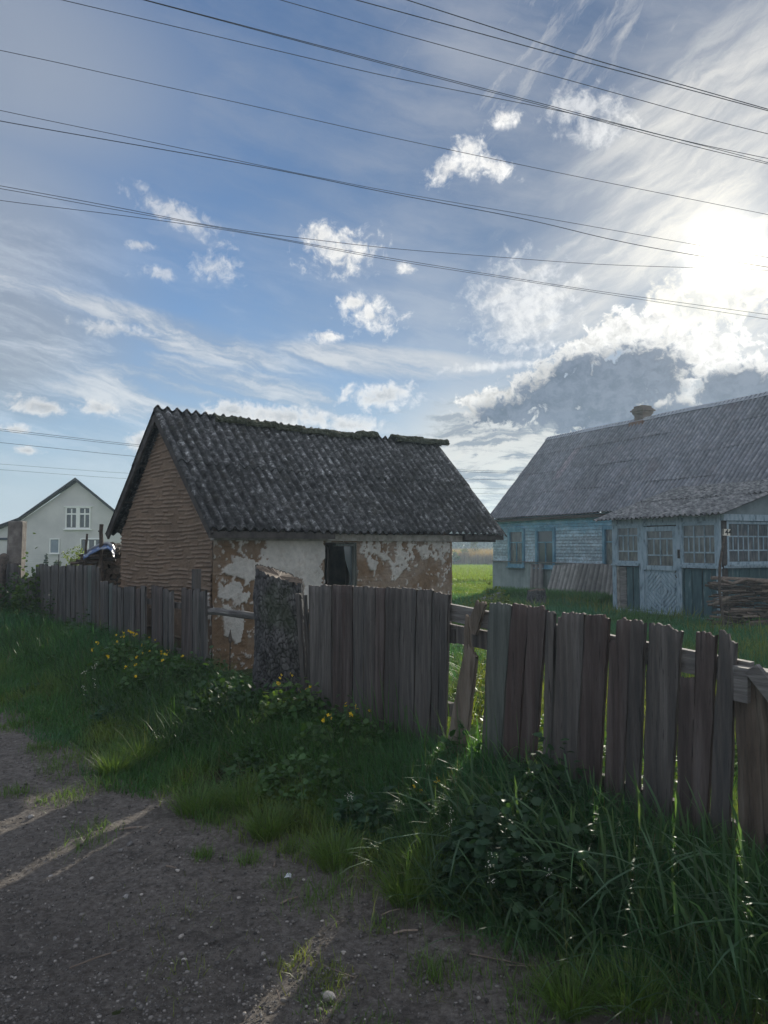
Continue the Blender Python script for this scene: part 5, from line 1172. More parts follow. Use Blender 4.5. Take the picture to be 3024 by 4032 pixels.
def yard():
    g = np.random.default_rng(66); parts = []
    def region(n, y0, y1, xr, h, w, col, pw=1.0, cond=None, lean=.5, curl=.8, seg=2):
        Y = y0 + (y1 - y0) * g.random(n) ** pw; X = Y * g.uniform(xr[0], xr[1], n) ; k = fence_dist(X, Y) < -.08
        a, b = (X - SA[0]) * SR[0] + (Y - SA[1]) * SR[1], (X - SA[0]) * SG[0] + (Y - SA[1]) * SG[1]; k &= ~((a > -.02) & (a < SL) & (b > -.02) & (b < SW))
        a, b = (X - HA[0]) * HR[0] + (Y - HA[1]) * HR[1], (X - HA[0]) * HG[0] + (Y - HA[1]) * HG[1]; k &= ~((a > -.1) & (b > -.08)); k &= ~((a > 6.9) & (b > -.62))
        if cond is not None: k &= cond(X, Y)
        X, Y = X[k], Y[k]; n = len(X); cl = clump(X * .6, Y * .6)
        c = col(X, Y, cl) if callable(col) else np.broadcast_to(col, (n, 3))
        parts.append(blades(X, Y, terrain(X, Y) - .01, h * (.4 + cl) * (.6 + .6 * g.random(n)), w * (.7 + .5 * g.random(n)) * np.maximum(1, Y / 8), g, lean, curl, seg, c))
    mixc = lambda A, B: (lambda X, Y, cl: A + (B - A) * sstep(cl, .35, .65)[:, None])
    region(90000, 3.5, 14, (.0, .56), .14, .006, mixc(GREEN * 1.1, YEL), 1.1, cond=lambda X, Y: clump(X * 1.7, Y * 1.7) > .42)
    region(90000, 9, 27, (.08, .56), .22, .007, mixc(GREEN, BLUEG * 1.2), .9)
    region(16000, 5, 24, (.1, .56), .40, .009, mixc(GREEN, YEL), .9, cond=lambda X, Y: clump(X * .5 + 4, Y * .5) > .52)
    region(70000, 14, 60, (.06, .17), .16, .008, mixc(np.array([.16, .24, .04]), np.array([.10, .20, .04])), 1.1)
    region(25000, 7, 24, (-.7, -.3), .25, .008, mixc(GREEN, YEL), .9)
    # long grass in front of the leaning sheets
    n = 9000; t = g.uniform(1.5, 7.2, n); b = -.5 - .9 * g.random(n); X = HA[0] + HR[0] * t + HG[0] * b; Y = HA[1] + HR[1] * t + HG[1] * b
    parts.append(blades(X, Y, terrain(X, Y), .42 * (.5 + .6 * g.random(n)), np.full(n, .022), g, .5, .9, 4, GREEN * 1.1))
    grass_obj('yard_grass', parts)
    # meadow and reeds
    n = 60000; Y = 36 + 45 * g.random(n); X = Y * g.uniform(.02, .2, n)
    grass_obj('meadow_grass', [blades(X, Y, terrain(X, Y), .18 + .25 * g.random(n), .03 + .02 * g.random(n), g, .4, .6, 2, np.array([.17, .26, .04]))])
    n = 42000; Y = 101 + 22 * g.random(n) ** 1.2; X = Y * g.uniform(.02, .24, n)
    grass_obj('reeds', [blades(X, Y, np.full(n, -.75), (1.7 + .6 * clump(X * .3, Y * .3)) * (.75 + .35 * g.random(n)), np.full(n, .05), g, .12, .12, 2, np.array([.30, .22, .12]), var=.3)], m_reed)
    n = 1500; Y = 80 + 2.0 * g.random(n); X = Y * g.uniform(.05, .22, n)
    grass_obj('pond_sedge', [blades(X, Y, np.full(n, -.85), .3 + .3 * g.random(n), np.full(n, .05), g, .3, .4, 2, GREEN * 1.2)])
yard()

# ---- leafy plants
def leaf_tpl(kind):
    if kind == 'nettle': th = np.linspace(0, 2 * pi, 17)[:-1]; r = np.where(np.arange(16) % 2, .86, 1.0); x = .42 * np.sin(th) * r * (1 + .25 * np.cos(th)); y = -.5 * np.cos(th) * r + .5
    elif kind == 'lobed': th = np.linspace(0, 2 * pi, 19)[:-1]; r = .62 + .38 * np.cos(th * 5 + pi) ** 2 * np.sign(1); x = .48 * np.sin(th) * r; y = -.5 * np.cos(th) * r + .5
    elif kind == 'round': th = np.linspace(0, 2 * pi, 21)[:-1]; r = np.where(np.arange(20) % 2, .87, 1.04) * (1 - .30 * np.exp(-(np.minimum(th, 2 * pi - th) / .35) ** 2)); x = .52 * np.sin(th) * r; y = -.5 * np.cos(th) * r + .5
    else: th = np.linspace(0, 2 * pi, 9)[:-1]; x = .26 * np.sin(th); y = -.5 * np.cos(th) + .5
    z = -.22 * np.abs(x) * 0 - .28 * (y - .2) ** 2 + .5 * np.abs(x) * .35
    P = np.stack([x, y, z], 1); return np.vstack([P, [[0, .45, -.06]]])
def leaves(P, D, size, kind, g, col, var=.3, up=.6):
    """P positions, D directions the leaves point; returns mesh parts with triangle fans"""
    tpl = leaf_tpl(kind); k = len(tpl) - 1; n = len(P)
    Y = D + g.normal(size=(n, 3)) * .25; Y /= np.linalg.norm(Y, axis=1)[:, None]
    Nn = np.array([0, 0, 1.]) * up + g.normal(size=(n, 3)) * .35 + D * .25; X = np.cross(Y, Nn); X /= np.linalg.norm(X, axis=1)[:, None] + 1e-9; Zx = np.cross(X, Y)
    s = size * (.55 + .7 * g.random(n))[:, None, None]
    V = P[:, None] + s * (tpl[None, :, 0:1] * X[:, None] + tpl[None, :, 1:2] * Y[:, None] + tpl[None, :, 2:3] * Zx[:, None])
    fan = np.array([(j, (j + 1) % k, k) for j in range(k)]); T = (np.arange(n) * (k + 1))[:, None, None] + fan[None]
    c = np.array(col) * (1 + var * (g.random((n, 1)) * 2 - 1)); c = np.repeat(c[:, None], k + 1, 1)
    return V.reshape(-1, 3), np.empty((0, 4), int), T.reshape(-1, 3), c.reshape(-1, 3)
def bush(name, label, cat, c, R, H, n, size, kind, seed, col, group=None, flowers=0, up=.7, tilt=.5, nst=14, squash=1.0):
    g = np.random.default_rng(seed); c = np.array([c[0], c[1], float(terrain(c[0], c[1]))])
    t = thing(name, tuple(c), label, cat, group)
    a = g.random(n) * 2 * pi; rr = R * np.sqrt(g.random(n)); dome = H * np.sqrt(np.clip(1 - (rr / R) ** 2, 0, 1)) * (.75 + .35 * np.sin(a * 3 + seed) * .5 + .15 * g.normal(size=n))
    z = dome * (1 - .75 * g.random(n) ** 2.2)
    P = c + np.stack([rr * np.cos(a), rr * np.sin(a) * squash, np.maximum(z, .02)], 1); D = np.stack([np.cos(a) * (tilt + rr / R), np.sin(a) * (tilt + rr / R), .15 + .5 * g.normal(size=n) * .5], 1)
    D += np.stack([g.normal(size=n), g.normal(size=n), g.normal(size=n) * .2], 1) * .6; D /= np.linalg.norm(D, axis=1)[:, None]
    V, Q, T, Cc = leaves(P, D, size, kind, g, col, up=up)
    obj('foliage', mesh_np('f', V, tris=T.astype(np.int32), attrs={'col': Cc}), m_leaf, t)
    b = MB()
    for k in range(nst):
        q = P[int(g.integers(n))]; m_ = c + (q - c) * np.array([.45, .45, .6]); b.tube([c + (q - c) * np.array([.15, .15, 0]), m_, q], [.004, .003, .002], 5)
    fl = []
    for k in range(flowers):
        a_ = g.random() * 2 * pi; r_ = R * sqrt(g.random()) * .9; tip = c + np.array([r_ * cos(a_), r_ * sin(a_) * squash, H * (.92 * sqrt(1 - (r_ / R) ** 2) + .16 + .05 * g.random())])
        b.tube([c + np.array([r_ * .3 * cos(a_), r_ * .3 * sin(a_), 0]), c + (tip - c) * np.array([.7, .7, .7]), tip], [.003, .0025, .0015], 5); fl.append(tip)
    obj('stem', b, m_stem, t)
    for tip in fl:
        f = MB()
        for q in range(int(g.integers(2, 4))):
            ctr = tip + g.normal(size=3) * .010; e1 = g.normal(size=3); e1 /= np.linalg.norm(e1); e2 = np.cross(e1, g.normal(size=3)); e2 /= np.linalg.norm(e2); e3 = np.cross(e1, e2)
            for j in range(4):
                a_ = j * pi / 2; d = e1 * cos(a_) + e2 * sin(a_); s_ = -e1 * sin(a_) + e2 * cos(a_); r_ = .0125 * (size / .06 if size > .06 else 1)
                f.add([ctr, ctr + d * r_ * .6 + s_ * r_ * .45 + e3 * .002, ctr + d * r_ * 1.15 + e3 * .004, ctr + d * r_ * .6 - s_ * r_ * .45 + e3 * .002], [(0, 1, 2, 3)])
        obj('flower', f, m_yellow, t)
    return t
def gf(x, y, z=0.): p = gnd(x, y, z); return p
LG = (.050, .105, .040)
def plants():
    P = lambda x, y: gnd(x, y)
    cg = 'celandine plants along the fence'
    bush('celandine_plant', 'celandine clump with yellow flowers against the middle of the left pickets', 'flowering plant', P(500, 2680), .48, .52, 900, .065, 'lobed', 1, (.065, .135, .04), cg, 20)
    bush('celandine_plant', 'lower celandine clump with few flowers, just right of the first yellow one', 'flowering plant', P(620, 2745), .42, .46, 800, .062, 'lobed', 2, (.06, .13, .04), cg, 12)
    bush('celandine_plant', 'celandine plant with yellow flowers at the foot of the big stump', 'flowering plant', P(1150, 2900), .34, .48, 650, .06, 'lobed', 3, (.08, .15, .045), cg, 6)
    bush('celandine_plant', 'celandine clump with small yellow flowers under the middle fence panel', 'flowering plant', P(1350, 3010), .36, .40, 700, .055, 'lobed', 4, (.07, .14, .045), cg, 6)
    bush('leafy_weed', 'flowerless leafy weed clump in front of the celandine by the stump', 'weed', P(1250, 3130), .40, .24, 1100, .05, 'lobed', 5, (.07, .145, .05), 'weeds on the verge', 0)
    bush('leafy_weed', 'dark leafy weeds left of the big stump', 'weed', P(900, 2850), .45, .46, 1000, .055, 'nettle', 6, (.04, .09, .035), 'weeds on the verge', 0)
    bush('leafy_weed', 'low leafy weeds under the small gap left of the stump', 'weed', P(790, 2745), .38, .42, 800, .055, 'nettle', 7, (.045, .09, .03), 'weeds on the verge', 0)
    bush('nettle_patch', 'dense dark clump of round toothed leaves below the right hand fence', 'weed', P(2010, 3500), .36, .42, 950, .05, 'round', 8, (.032, .078, .036), 'nettles by the right fence', 0, up=.9)
    bush('nettle_patch', 'upper dark nettle clump against the planks, right of the gap', 'weed', P(2160, 3300), .30, .50, 620, .055, 'nettle', 9, (.032, .078, .036), 'nettles by the right fence', 0, up=.9)
    bush('nettle_patch', 'nettle clump in front of the broad grass, lower right of centre', 'weed', P(2270, 3640), .28, .32, 560, .05, 'nettle', 10, (.034, .08, .034), 'nettles by the right fence', 0, up=.9)
    bush('leafy_weed', 'bright leafy weed catching light at the gap foot', 'weed', P(1700, 3260), .12, .28, 60, .05, 'lobed', 11, (.07, .13, .04), 'weeds on the verge', 2)
    gw = np.random.default_rng(99)
    for i in range(34):
        s_ = gw.uniform(-.6, 9.5); wv = float(verge_w(s_)); d_ = wv * gw.uniform(.12, .72); cx = FP0[0] + s_ * FD[0] + d_ * FN[0]; cy = FP0[1] + s_ * FD[1] + d_ * FN[1]
        R_ = gw.uniform(.12, .26); kd = ['nettle', 'lobed', 'oval', 'nettle'][i % 4]
        bush('leafy_weed', 'low leafy weed growing among the roadside grass', 'weed', (cx, cy), R_, R_ * gw.uniform(.7, 1.1), int(330 * (R_ / .2) ** 1.5), gw.uniform(.035, .055), kd, 700 + i, [(.05, .11, .04), (.04, .10, .05), (.07, .13, .04)][i % 3], 'low weeds in the roadside grass', 0, nst=5)
    for i in range(16):
        s_ = .6 + i * .62 + gw.uniform(-.15, .15); d_ = gw.uniform(.12, .30); cx = FP0[0] + s_ * FD[0] + d_ * FN[0]; cy = FP0[1] + s_ * FD[1] + d_ * FN[1]
        bush('fence_weed', 'leafy weed clump hiding the foot of the fence boards', 'weed', (cx, cy), gw.uniform(.2, .3), gw.uniform(.26, .46), 420, .05, ['nettle', 'lobed', 'nettle'][i % 3], 800 + i, [(.045, .11, .04), (.05, .12, .035)][i % 2], 'weeds at the foot of the fence', 0, nst=6)
    # sunlit weeds behind the fence seen through the gap and cracks
    g = np.random.default_rng(3)
    spots = [(1880, 2690, .30, .30), (1905, 2760, .24, .26), (1900, 2860, .22, .2), (1880, 2960, .20, .22), (2080, 2900, .3, .3), (2180, 3000, .3, .28), (1960, 2600, .4, .35), (2420, 3000, .25, .25), (2620, 3100, .3, .3), (3010, 2800, .35, .45), (3030, 3000, .3, .4)]
    lb = ['sunlit nettle clump behind the broken board', 'small sunlit weed halfway down the fence gap', 'low weed in the fence gap above the litter', 'sunlit weed low in the fence gap', 'weed seen through the crack right of the greenish plank', 'weed behind the fourth plank crack of the right fence', 'leafy weeds behind the upper rails at the gap', 'weed behind the middle of the right fence',
          'weed behind the wide plank of the right fence', 'tall weed right of the end post', 'lower weed right of the end post']
    for i, (x, y, r, h) in enumerate(spots):
        x0, y0 = gnd(x, y + 60); bush('weed', lb[i], 'weed', (x0, y0), r * .8, h, int(260 * (r / .3)), .055, 'nettle', 40 + i, (.085, .16, .035), 'weeds behind the fence', 0, nst=6)
    x0, y0 = gnd(1840, 2420, -.1); bush('weed', 'bright yellow green weeds by the house corner beyond the rail', 'weed', (2.3, 17.5), .7, .45, 700, .08, 'nettle', 60, (.14, .20, .03), 'weeds behind the fence', 0)
    bush('weed', 'tall bright weed just right of the low yellow green ones by the house corner', 'weed', (2.95, 20.0), .35, .75, 260, .10, 'nettle', 61, (.15, .21, .03), 'weeds behind the fence', 0)
    # plants at the left end
    q = fpix(112, 2420, .2); t = bush('climbing_weed', 'tall leafy weed climbing over the pickets at the far left', 'weed', (q[0], q[1]), .30, 1.45, 620, .075, 'nettle', 71, (.075, .13, .045), None, 0, up=.4, tilt=.2)
    q = fpix(190, 2430, .1); bush('climbing_weed', 'shorter bushy weed before the first grey pickets', 'weed', (q[0], q[1]), .4, .9, 420, .06, 'lobed', 72, (.05, .09, .04), None, 0)
    q = fpix(20, 2430, .3); bush('hedge_bush', 'dark leafy bush at the left edge around the dead trunk', 'bush', (q[0], q[1]), .75, .95, 1500, .075, 'nettle', 73, (.04, .085, .03), None, 0)
    q = fpix(330, 2450, .15); bush('leafy_weed', 'pale nettle clump at the foot of the grey pickets', 'weed', (q[0], q[1]), .30, .60, 300, .06, 'nettle', 74, (.05, .095, .045), 'weeds on the verge', 0)
    # white shepherd's purse stems on the verge
    g = np.random.default_rng(12)
    for i, (x, y, dx, lb) in enumerate(((375, 2850, -60, 'left of the pair'), (400, 2830, -30, 'right of the pair'), )):
        x0, y0 = gnd(x, y + 30); t = thing('wildflower', (x0, y0, -.1), 'thin pale wildflower stem with tiny white tips on the left verge, ' + lb, 'wildflower', 'wildflower stems'); b = MB()
        tip = np.array([x0 - .12 + .04 * i, y0, .42 + .03 * i]); b.tube([np.array([x0, y0, -.1]), np.array([x0 - .04, y0, .15]), tip], [.003, .0025, .002], 5); obj('stem', b, m_stem, t); f = MB()
        for k in range(16): p = tip + g.normal(size=3) * .012 - np.array([0, 0, .012 * k * (k > 8)]); f.add([p, p + (.006, 0, 0), p + (.006, 0, .006), p + (0, 0, .006)], [(0, 1, 2, 3)])
        obj('flower', f, m_whitepet, t)
    for i in range(10):
        x, y = [(1930, 3560), (2010, 3600), (2060, 3560), (1960, 3640), (1800, 3440), (1770, 3380), (1350, 3300), (1400, 3250), (1890, 3600), (2100, 3620)][i]
        x0, y0 = gnd(x, y + 60); h = .22 + .1 * g.random(); tz = float(terrain(x0, y0)); t = thing('wildflower', (x0, y0, tz), 'thin wildflower stem with tiny white heads in the roadside grass', 'wildflower', 'white wildflowers in the roadside grass'); b = MB(); tip = np.array([x0 + g.normal() * .05, y0 + g.normal() * .03, tz + h])
        b.tube([np.array([x0, y0, tz]), (np.array([x0, y0, tz]) + tip) / 2 + g.normal(size=3) * .006, tip], [.002, .0018, .0012], 5); obj('stem', b, m_stem, t); f = MB()
        for k in range(9): p = tip + g.normal(size=3) * .010; f.add([p, p + (.004, 0, 0), p + (.004, 0, .004), p + (0, 0, .004)], [(0, 1, 2, 3)])
        obj('flower', f, m_whitepet, t)
    # dry dock stalk in front of the clay wall
    q = fpix(905, 2650, -.1); t = thing('dock_stalk', (q[0], q[1], 0), 'dark dry dock stalk standing before the clay wall left of the stump', 'dry plant'); b = MB(); tp = fpix(907, 2490, -.1)
    b.tube([np.array([q[0], q[1], 0]), (q + tp) / 2, tp], [.006, .006, .004], 6); obj('stem', b, m_log, t); b = MB(); mid = tp - (0, 0, .12); b.tube([mid, mid + (0, 0, .03), mid + (0, 0, .08), tp, tp + (0, 0, .03)], [.006, .018, .016, .010, .003], 8, rough=.3); obj('seed_head', b, m_log, t)
plants()

# ---- trees beyond
def tree(name, label, c, H, R, n, size, seed, col, trunk_r=.2, trunk_frac=.3, group=None, cat='tree', cone=False, kind='oval', lean=0, clusters=9):
    g = np.random.default_rng(seed); c = np.array([c[0], c[1], c[2] if len(c) > 2 else float(terrain(c[0], c[1]))], float); t = thing(name, tuple(c), label, cat, group)
    cc = []; 
    if cone:
        z = g.random(n) ** .7; a = g.random(n) * 2 * pi; rr = R * z * np.sqrt(g.random(n)) ; P = c + np.stack([rr * np.cos(a), rr * np.sin(a), H * (1 - z) + .05], 1)
    else:
        k = clusters; zc = trunk_frac + (1 - trunk_frac) * (.15 + .75 * g.random(k)); ac = g.random(k) * 2 * pi; rc = R * .75 * g.random(k) * np.sin(pi * np.clip((zc - trunk_frac) / (1 - trunk_frac), .1, .95))
        ctr = c + np.stack([rc * np.cos(ac), rc * np.sin(ac), H * zc], 1); cr = R * (.30 + .25 * g.random(k)); idx = g.integers(k, size=n)
        d = g.normal(size=(n, 3)); d /= np.linalg.norm(d, axis=1)[:, None]; P = ctr[idx] + d * (cr[idx] * g.random(n) ** .45)[:, None] * np.array([1, 1, .8]); cc = ctr
    D = g.normal(size=(n, 3)); D[:, 2] -= .2; D /= np.linalg.norm(D, axis=1)[:, None]
    V, Q, T, Cc = leaves(P, D, size, kind, g, col, var=.35, up=.3); obj('crown', mesh_np('c', V, tris=T.astype(np.int32), attrs={'col': Cc}), m_leaf, t)
    b = MB(); b.tube([c - (0, 0, .1), c + (lean * .3, 0, H * .4), c + (lean, 0, H * .85)], [trunk_r, trunk_r * .75, trunk_r * .15], 8, rough=.05, r=g)
    for q in cc[:7]: b.tube([c + (lean * .2, 0, H * trunk_frac), (c + (0, 0, H * trunk_frac) + q) / 2 + (0, 0, .1 * H * .3), q], [trunk_r * .45, trunk_r * .3, trunk_r * .08], 6, r=g)
    obj('trunk', b, m_trunk, t); return t
def far_things():
    g = np.random.default_rng(90); D = 175.0; lbs = ['leftmost far tree, seen between the shed and the eave', 'second far tree with a bare dark trunk', 'far tree with a thin dark trunk, third from the shed', 'broad dark far tree in the middle of the gap', 'far tree with a thick pale trunk', 'dark dense far tree left of the house corner', 'pale bushy far willow nearest the house corner', 'far tree behind the willow', 'low far tree at the shed wall edge', 'tall far tree at the back of the row']
    xs = [1770, 1812, 1822, 1848, 1872, 1888, 1922, 1945, 1795, 1905]
    for i, x in enumerate(xs):
        d = D + 8 * (i % 4); p = at(x, 2150, d); H = [9, 9.5, 8, 10, 10, 10, 5.5, 9, 8, 11][i] * .8
        col = (.045, .07, .03) if i != 6 else (.11, .14, .06); tree('far_tree', lbs[i], (p[0], d, -.6), H, H * .42, 1500, .7, 200 + i, col, trunk_r=.30, trunk_frac=.22 if i != 6 else .05, group='trees beyond the pond')
    for i in range(26):
        x = 1720 + i * 11; d = 215; p = at(x, 2150, d); tree('far_tree', 'one of the dark trees massed behind the meadow beyond the pond', (p[0], d + 5 * (i % 3), -.3), 8 + 2 * g.random(), 4.5, 700, .95, 300 + i, (.04, .062, .03), trunk_r=.35, trunk_frac=.12, group='background tree row beyond the pond')
    for i, (x, yb, h, r, col) in enumerate(((1790, 2215, 1.6, .7, (.10, .15, .03)), (1830, 2212, 2.0, .9, (.11, .16, .03)), (1866, 2200, 3.4, 1.0, (.07, .09, .03)))):
        d = 100 + i * 3; p = at(x, 2150, d); tree('willow_bush', ['small green bush at the pond edge beside the shed wall', 'yellow green bush among the reeds', 'thin young tree rising out of the reeds'][i], (p[0], d, -.75), h, r, 500, .22, 400 + i, col, .05, .15, cat='bush')
    # in front of the white house
    p = at(181, 2230, 38); tree('conifer', 'small dark cone shaped conifer before the white house wall', (p[0], 38, -.55), (2185 - 2185) * 0 + at(181, 2184, 38)[2] + .55, .22, 900, .10, 500, (.025, .05, .025), .03, cone=True, cat='shrub')
    p = at(228, 2230, 36); tree('low_shrub', 'low round dark shrub right of the conifer', (p[0], 36, -.55), at(228, 2205, 36)[2] + .55, .35, 800, .09, 501, (.05, .08, .045), .03, .1, cat='shrub')
    p = at(292, 2230, 24); tree('young_tree', 'light green feathery sapling before the white house', (p[0], 24, -.3), at(292, 2138, 24)[2] + .25, .45, 420, .09, 502, (.16, .22, .07), .02, .45, cat='tree', clusters=12)
    p = at(25, 2230, 30); tree('low_shrub', 'small shrub before the white house left of the concrete post', (p[0], 30, -.4), at(25, 2190, 30)[2] + .4, .3, 300, .09, 503, (.07, .11, .05), .03, .2, cat='shrub')
    # thin wire fence in front of the white house
    t = thing('wire_fence', (at(180, 2200, 32)[0], 32, -.45), 'thin wire mesh fence on slim posts before the white house', 'fence')
    for x in (90, 232, 380):
        q = at(x, 2183, 32); b = MB(); b.tube([(q[0], 32, -.5), (q[0], 32, q[2])], .02, 6); obj('post', b, m_dark, t)
    b = MB(); x0, x1 = at(-60, 2200, 32)[0], at(480, 2200, 32)[0]
    for k in range(7): z = at(180, 2184 + k * 9, 32)[2]; b.tube([(x0, 32, z), (x1, 32, z)], .0035, 4)
    obj('wire', b, m_tin, t)
far_things()

# ---- gravel, stones, twigs, litter
def stone_mesh(c, r, g, sq=.6, sub=1):
    import bmesh
    bm = bmesh.new(); bmesh.ops.create_icosphere(bm, subdivisions=sub + 1, radius=1); V = np.array([v.co[:] for v in bm.verts]); Fc = [tuple(v.index for v in f.verts) for f in bm.faces]; bm.free()
    V = V * (1 + .22 * np.sin(V @ g.normal(size=3) * 2.2 + g.random() * 6)[:, None]); V *= np.array([1, g.uniform(.6, .95), sq]) * r; a = g.random() * 6; R = np.array([[cos(a), -sin(a), 0], [sin(a), cos(a), 0], [0, 0, 1]])
    return MB().add(V @ R.T + np.array(c), Fc)
def loose():
    import bmesh
    g = np.random.default_rng(77)
    bm = bmesh.new(); bmesh.ops.create_icosphere(bm, subdivisions=1, radius=1); IV = np.array([v.co[:] for v in bm.verts]); IF = np.array([[v.index for v in f.verts] for f in bm.faces]); bm.free()
    n = 70000; y = 2.2 + 8 * g.random(n) ** 1.6; x = y * g.uniform(-.56, .56, n); s = fence_along(x, y); k = (fence_dist(x, y) > verge_w(s) - .1) & (g.random(n) < (2.6 / y) ** 1.2)
    left = sstep(-x / y, -.25, .4); k &= g.random(n) < (.35 + .65 * left)
    x, y = x[k], y[k]; n = len(x); r = np.exp(g.normal(size=n) * .5) * .0036; r = np.minimum(r, .014)
    ii = IV[None] * r[:, None, None] * (1 + .35 * (g.random((n, 1, 3)) - .5) * 2) * np.array([1, 1, .65]) * (1 + .2 * (g.random((n, len(IV), 1)) - .5))
    V = ii + np.stack([x, y, terrain(x, y) + .028 + r * .3], 1)[:, None]; T = (np.arange(n) * len(IV))[:, None, None] + IF[None]
    c = np.array([.13, .120, .110]) * np.exp(g.normal(size=(n, 1)) * .38); c = np.repeat(np.minimum(c, .5)[:, None], len(IV), 1)
    tag(obj('gravel', mesh_np('gravel', V.reshape(-1, 3), tris=T.reshape(-1, 3).astype(np.int32), attrs={'col': c.reshape(-1, 3)}), m_gravel), kind='stuff')
    ST = [((510, 3342), .022, 'dark round stone at the right end of the light streak on the road', m_stone), ((475, 3367), .014, 'small grey stone just left of the dark round stone', m_stone), ((495, 3553), .016, 'grey stone in the middle left of the road', m_stone), ((700, 3447), .014, 'pale flat stone beside a twig in the upper road', m_paleb),
          ((713, 3711), .015, 'white chip lying in the centre of the road', m_paleb), ((725, 3806), .012, 'white chip just below the centre chip', m_paleb), ((812, 3740), .009, 'small white chip right of the centre chip', m_paleb), ((1296, 3953), .026, 'flat ribbed grey stone in the right light streak at the bottom', m_paleb), ((1352, 3775), .013, 'tan stone in the right light streak', m_paleb),
          ((120, 3235), .020, 'stone at the left edge of the road below the bright patch', m_stone), ((556, 3543), .009, 'tiny pale stone in the middle of the road', m_paleb), ((360, 3478), .012, 'pale stone under the light streak', m_paleb), ((940, 3555), .009, 'small pale stone right of centre on the road', m_paleb), ((1196, 3483), .008, 'small white stone near the grass edge', m_paleb), ((215, 3720), .012, 'grey stone low on the left of the road', m_stone), ((530, 3938), .010, 'small stone near the bottom of the road', m_stone), ((1270, 3650), .010, 'pale chip above the left light streak', m_paleb), ((555, 3995), .012, 'stone at the bottom edge left of centre', m_stone)]
    for (p, r, lb, mt) in ST:
        x, y = gnd(*p, .0); tz = float(terrain(x, y)); o = obj('stone', stone_mesh((x, y, tz + .022 + r * .35), r, g), mt, origin=(x, y, tz + .02)); tag(o, lb, 'stone', 'loose stones on the road')
    # curved shard of glass
    x, y = gnd(1135, 3487, .0); tz = float(terrain(x, y)); b = MB(); V = []
    for i in range(6):
        for j in range(4): a = (i / 5 - .5) * 1.4; V.append((x + .028 * sin(a) * (1 - .25 * j / 3), y + (j / 3 - .5) * .05 * (1 - .3 * abs(a)), tz + .022 + .030 * cos(a)))
    V = np.array(V); V2 = V + (0, 0, .003); q = grid_quads(6, 4); Q = [q, q[:, ::-1] + 24]
    for ring in (np.arange(4), np.arange(4) + 20, np.arange(6) * 4, np.arange(6) * 4 + 3): Q.append(np.stack([ring[:-1], ring[1:], ring[1:] + 24, ring[:-1] + 24], -1))
    o = obj('glass_shard', mesh_np('g', np.vstack([V, V2]), quads=np.vstack(Q)), m_shard, origin=V[0]); tag(o, 'pale curved glass shard on the dirt near the grass edge', 'glass shard')
    TW = [((272, 3842), (495, 3763), .0035, 'longest pale dry stalk lying on the left of the road'), ((625, 3300), (645, 3278), .006, 'short pale twig near the grass, upper road'), ((655, 3432), (700, 3442), .005, 'short stick left of the pale flat stone'), ((825, 3450), (835, 3488), .003, 'small upright looking twig right of the pale stone'), ((995, 3418), (1010, 3385), .004, 'thin twig just left of the short pale stick'), ((1078, 3434), (1083, 3412), .005, 'short pale stick by the grass edge'),
          ((1105, 3582), (1172, 3556), .005, 'dark pink stick below the glass shard'), ((1350, 3510), (1395, 3468), .006, 'stick among the weeds at the grass edge'), ((1550, 3702), (1645, 3690), .006, 'stick lying on the dirt left of the dark grass'), ((1850, 3785), (2120, 3838), .0035, 'long dry stalk at the lower grass edge'), ((1990, 3830), (2105, 3842), .003, 'short stalk just under the long dry stalk'), ((1500, 3630), (1575, 3605), .004, 'thin stick right of the light streaks'), ((2100, 3900), (2150, 3850), .0035, 'slanted straw below the long dry stalk'), ((2130, 3930), (2200, 3925), .0035, 'straw lying level near the lower right tufts'),
          ((2480, 3620), (2580, 3840), .0045, 'long leaning dry stalk in the dark right hand grass'), ((1090, 3930), (1105, 3985), .003, 'curved twig by the left light streak'), ((1270, 3830), (1400, 3880), .003, 'thin dark stalk crossing the right light streak'), ((470, 3285), (560, 3275), .006, 'dark stick at the dirt edge beside the grass')]
    for (p, q, r, lb) in TW:
        x0, y0 = gnd(*p, .0); x1, y1 = gnd(*q, .0); P0 = np.array([x0, y0, float(terrain(x0, y0)) + .03]); P1 = np.array([x1, y1, float(terrain(x1, y1)) + .03]); mid = (P0 + P1) / 2 + np.array([g.normal(), g.normal(), 0]) * np.linalg.norm(P1 - P0) * .03 + (0, 0, .004)
        if 'leaning' in lb: P1 = at(2530, 3640, P0[1] + .05); P0 = np.array([*gnd(2580, 3850, 0), -.08]); mid = (P0 + P1) / 2
        b = MB(); b.tube([P0, mid, P1], [r, r * .9, r * .6], 6, rough=.1, r=g); o = obj('twig', b, m_twig, origin=P0); tag(o, lb, 'twig', 'dry twigs on the ground')
    # rubble and litter behind the fence gap
    for i, (x, y, r, lb) in enumerate(((1795, 2545, .10, 'pale rubble lump at the left of the heap behind the gap'), (1822, 2552, .13, 'middle pale rubble slab behind the gap'), (1850, 2560, .10, 'grey rubble lump with sharp edges behind the gap'), (1890, 2550, .14, 'dark rubble block right of the pale slab behind the gap'), (1915, 2556, .10, 'pale pink rubble lump right end behind the gap'))):
        x0, y0 = gnd(x, y, .06); o = obj('rubble', stone_mesh((x0, y0, .05), r, g, .55, 0), m_paleb if i % 2 == 0 else m_stone, origin=(x0, y0, 0)); tag(o, lb, 'rubble', 'rubble behind the fence gap')
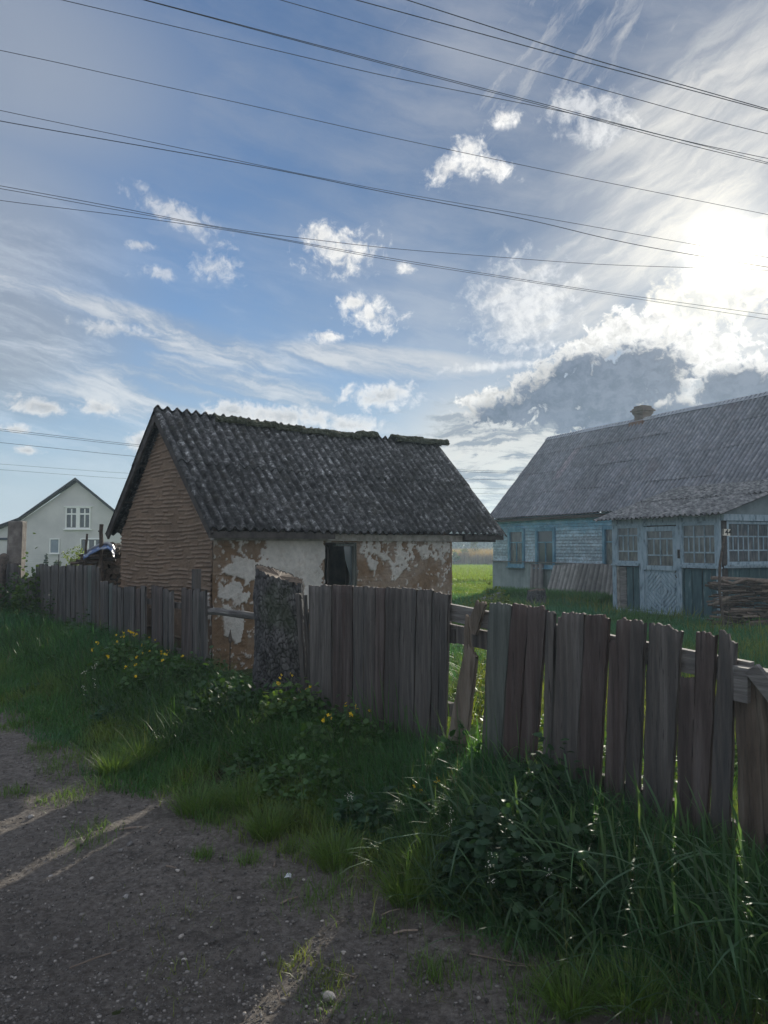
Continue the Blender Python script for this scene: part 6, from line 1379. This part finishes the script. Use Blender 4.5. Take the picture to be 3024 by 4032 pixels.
    x0, y0 = gnd(1873, 3020, .05); o = obj('plastic_scrap', stone_mesh((x0, y0, .06), .055, g, .9, 1), m_tarpw2, origin=(x0, y0, .02)); tag(o, 'crumpled whitish scrap low in the fence gap', 'litter')
    x0, y0 = gnd(1835, 3100, .03); o = obj('stone', stone_mesh((x0, y0, .03), .05, g, .6, 1), m_paleb, origin=(x0, y0, .02)); tag(o, 'pinkish stone at the very foot of the fence gap', 'stone')
    # planks lying at the house corner
    for i, (xa, ya, xb, yb, lb) in enumerate(((1900, 2360, 1975, 2335, 'upper grey plank lying by the house corner'), (1890, 2372, 1960, 2352, 'lower grey plank lying by the house corner'))):
        P0, P1 = at(xa, ya, 22.0 - i), at(xb, yb, 24.5 - i); b = MB(); d = P1 - P0; d /= np.linalg.norm(d); s_ = np.cross(d, (0, 0, 1)); s_ /= np.linalg.norm(s_); b.box((P0 + P1) / 2, (np.linalg.norm(P1 - P0), .20, .05), [d, s_, np.cross(s_, d)]); o = obj('plank', b, m_rail, origin=P0); tag(o, lb, 'plank', 'planks by the house corner')
m_paleb = M('pale_rubble', [(.3, (.28, .25, .22)), (.7, (.48, .45, .41))], ns=12, rand=.2, bump=.4)
m_tarpw2 = M('crumpled_white_scrap', [(.3, (.45, .43, .40)), (.7, (.65, .63, .60))], ns=9, bump=1., bs=12)
m_shard = M('pale_glass_shard', [(.3, (.45, .48, .5)), (.7, (.65, .68, .7))], ns=9, rough=.1, spec=.8)
loose()

# ------------------------------------------------------------------ thin blue air volume, added to imitate the lens-flare veil over the house
def build_veil_haze():
    m = bpy.data.materials.new('veil_haze_air'); m.use_nodes = True; N = m.node_tree.nodes; N.clear(); o = N.new('ShaderNodeOutputMaterial'); v = N.new('ShaderNodeVolumePrincipled')
    v.inputs['Color'].default_value = (.62, .82, 1.0, 1); v.inputs['Density'].default_value = .0013; v.inputs['Anisotropy'].default_value = .40
    m.node_tree.links.new(v.outputs[0], o.inputs['Volume'])
    b = MB(); b.box((0, 150, 6), (700, 400, 20)); tag(obj('veil_haze', b, m, origin=(0, 150, -4)), kind='stuff')
build_veil_haze()
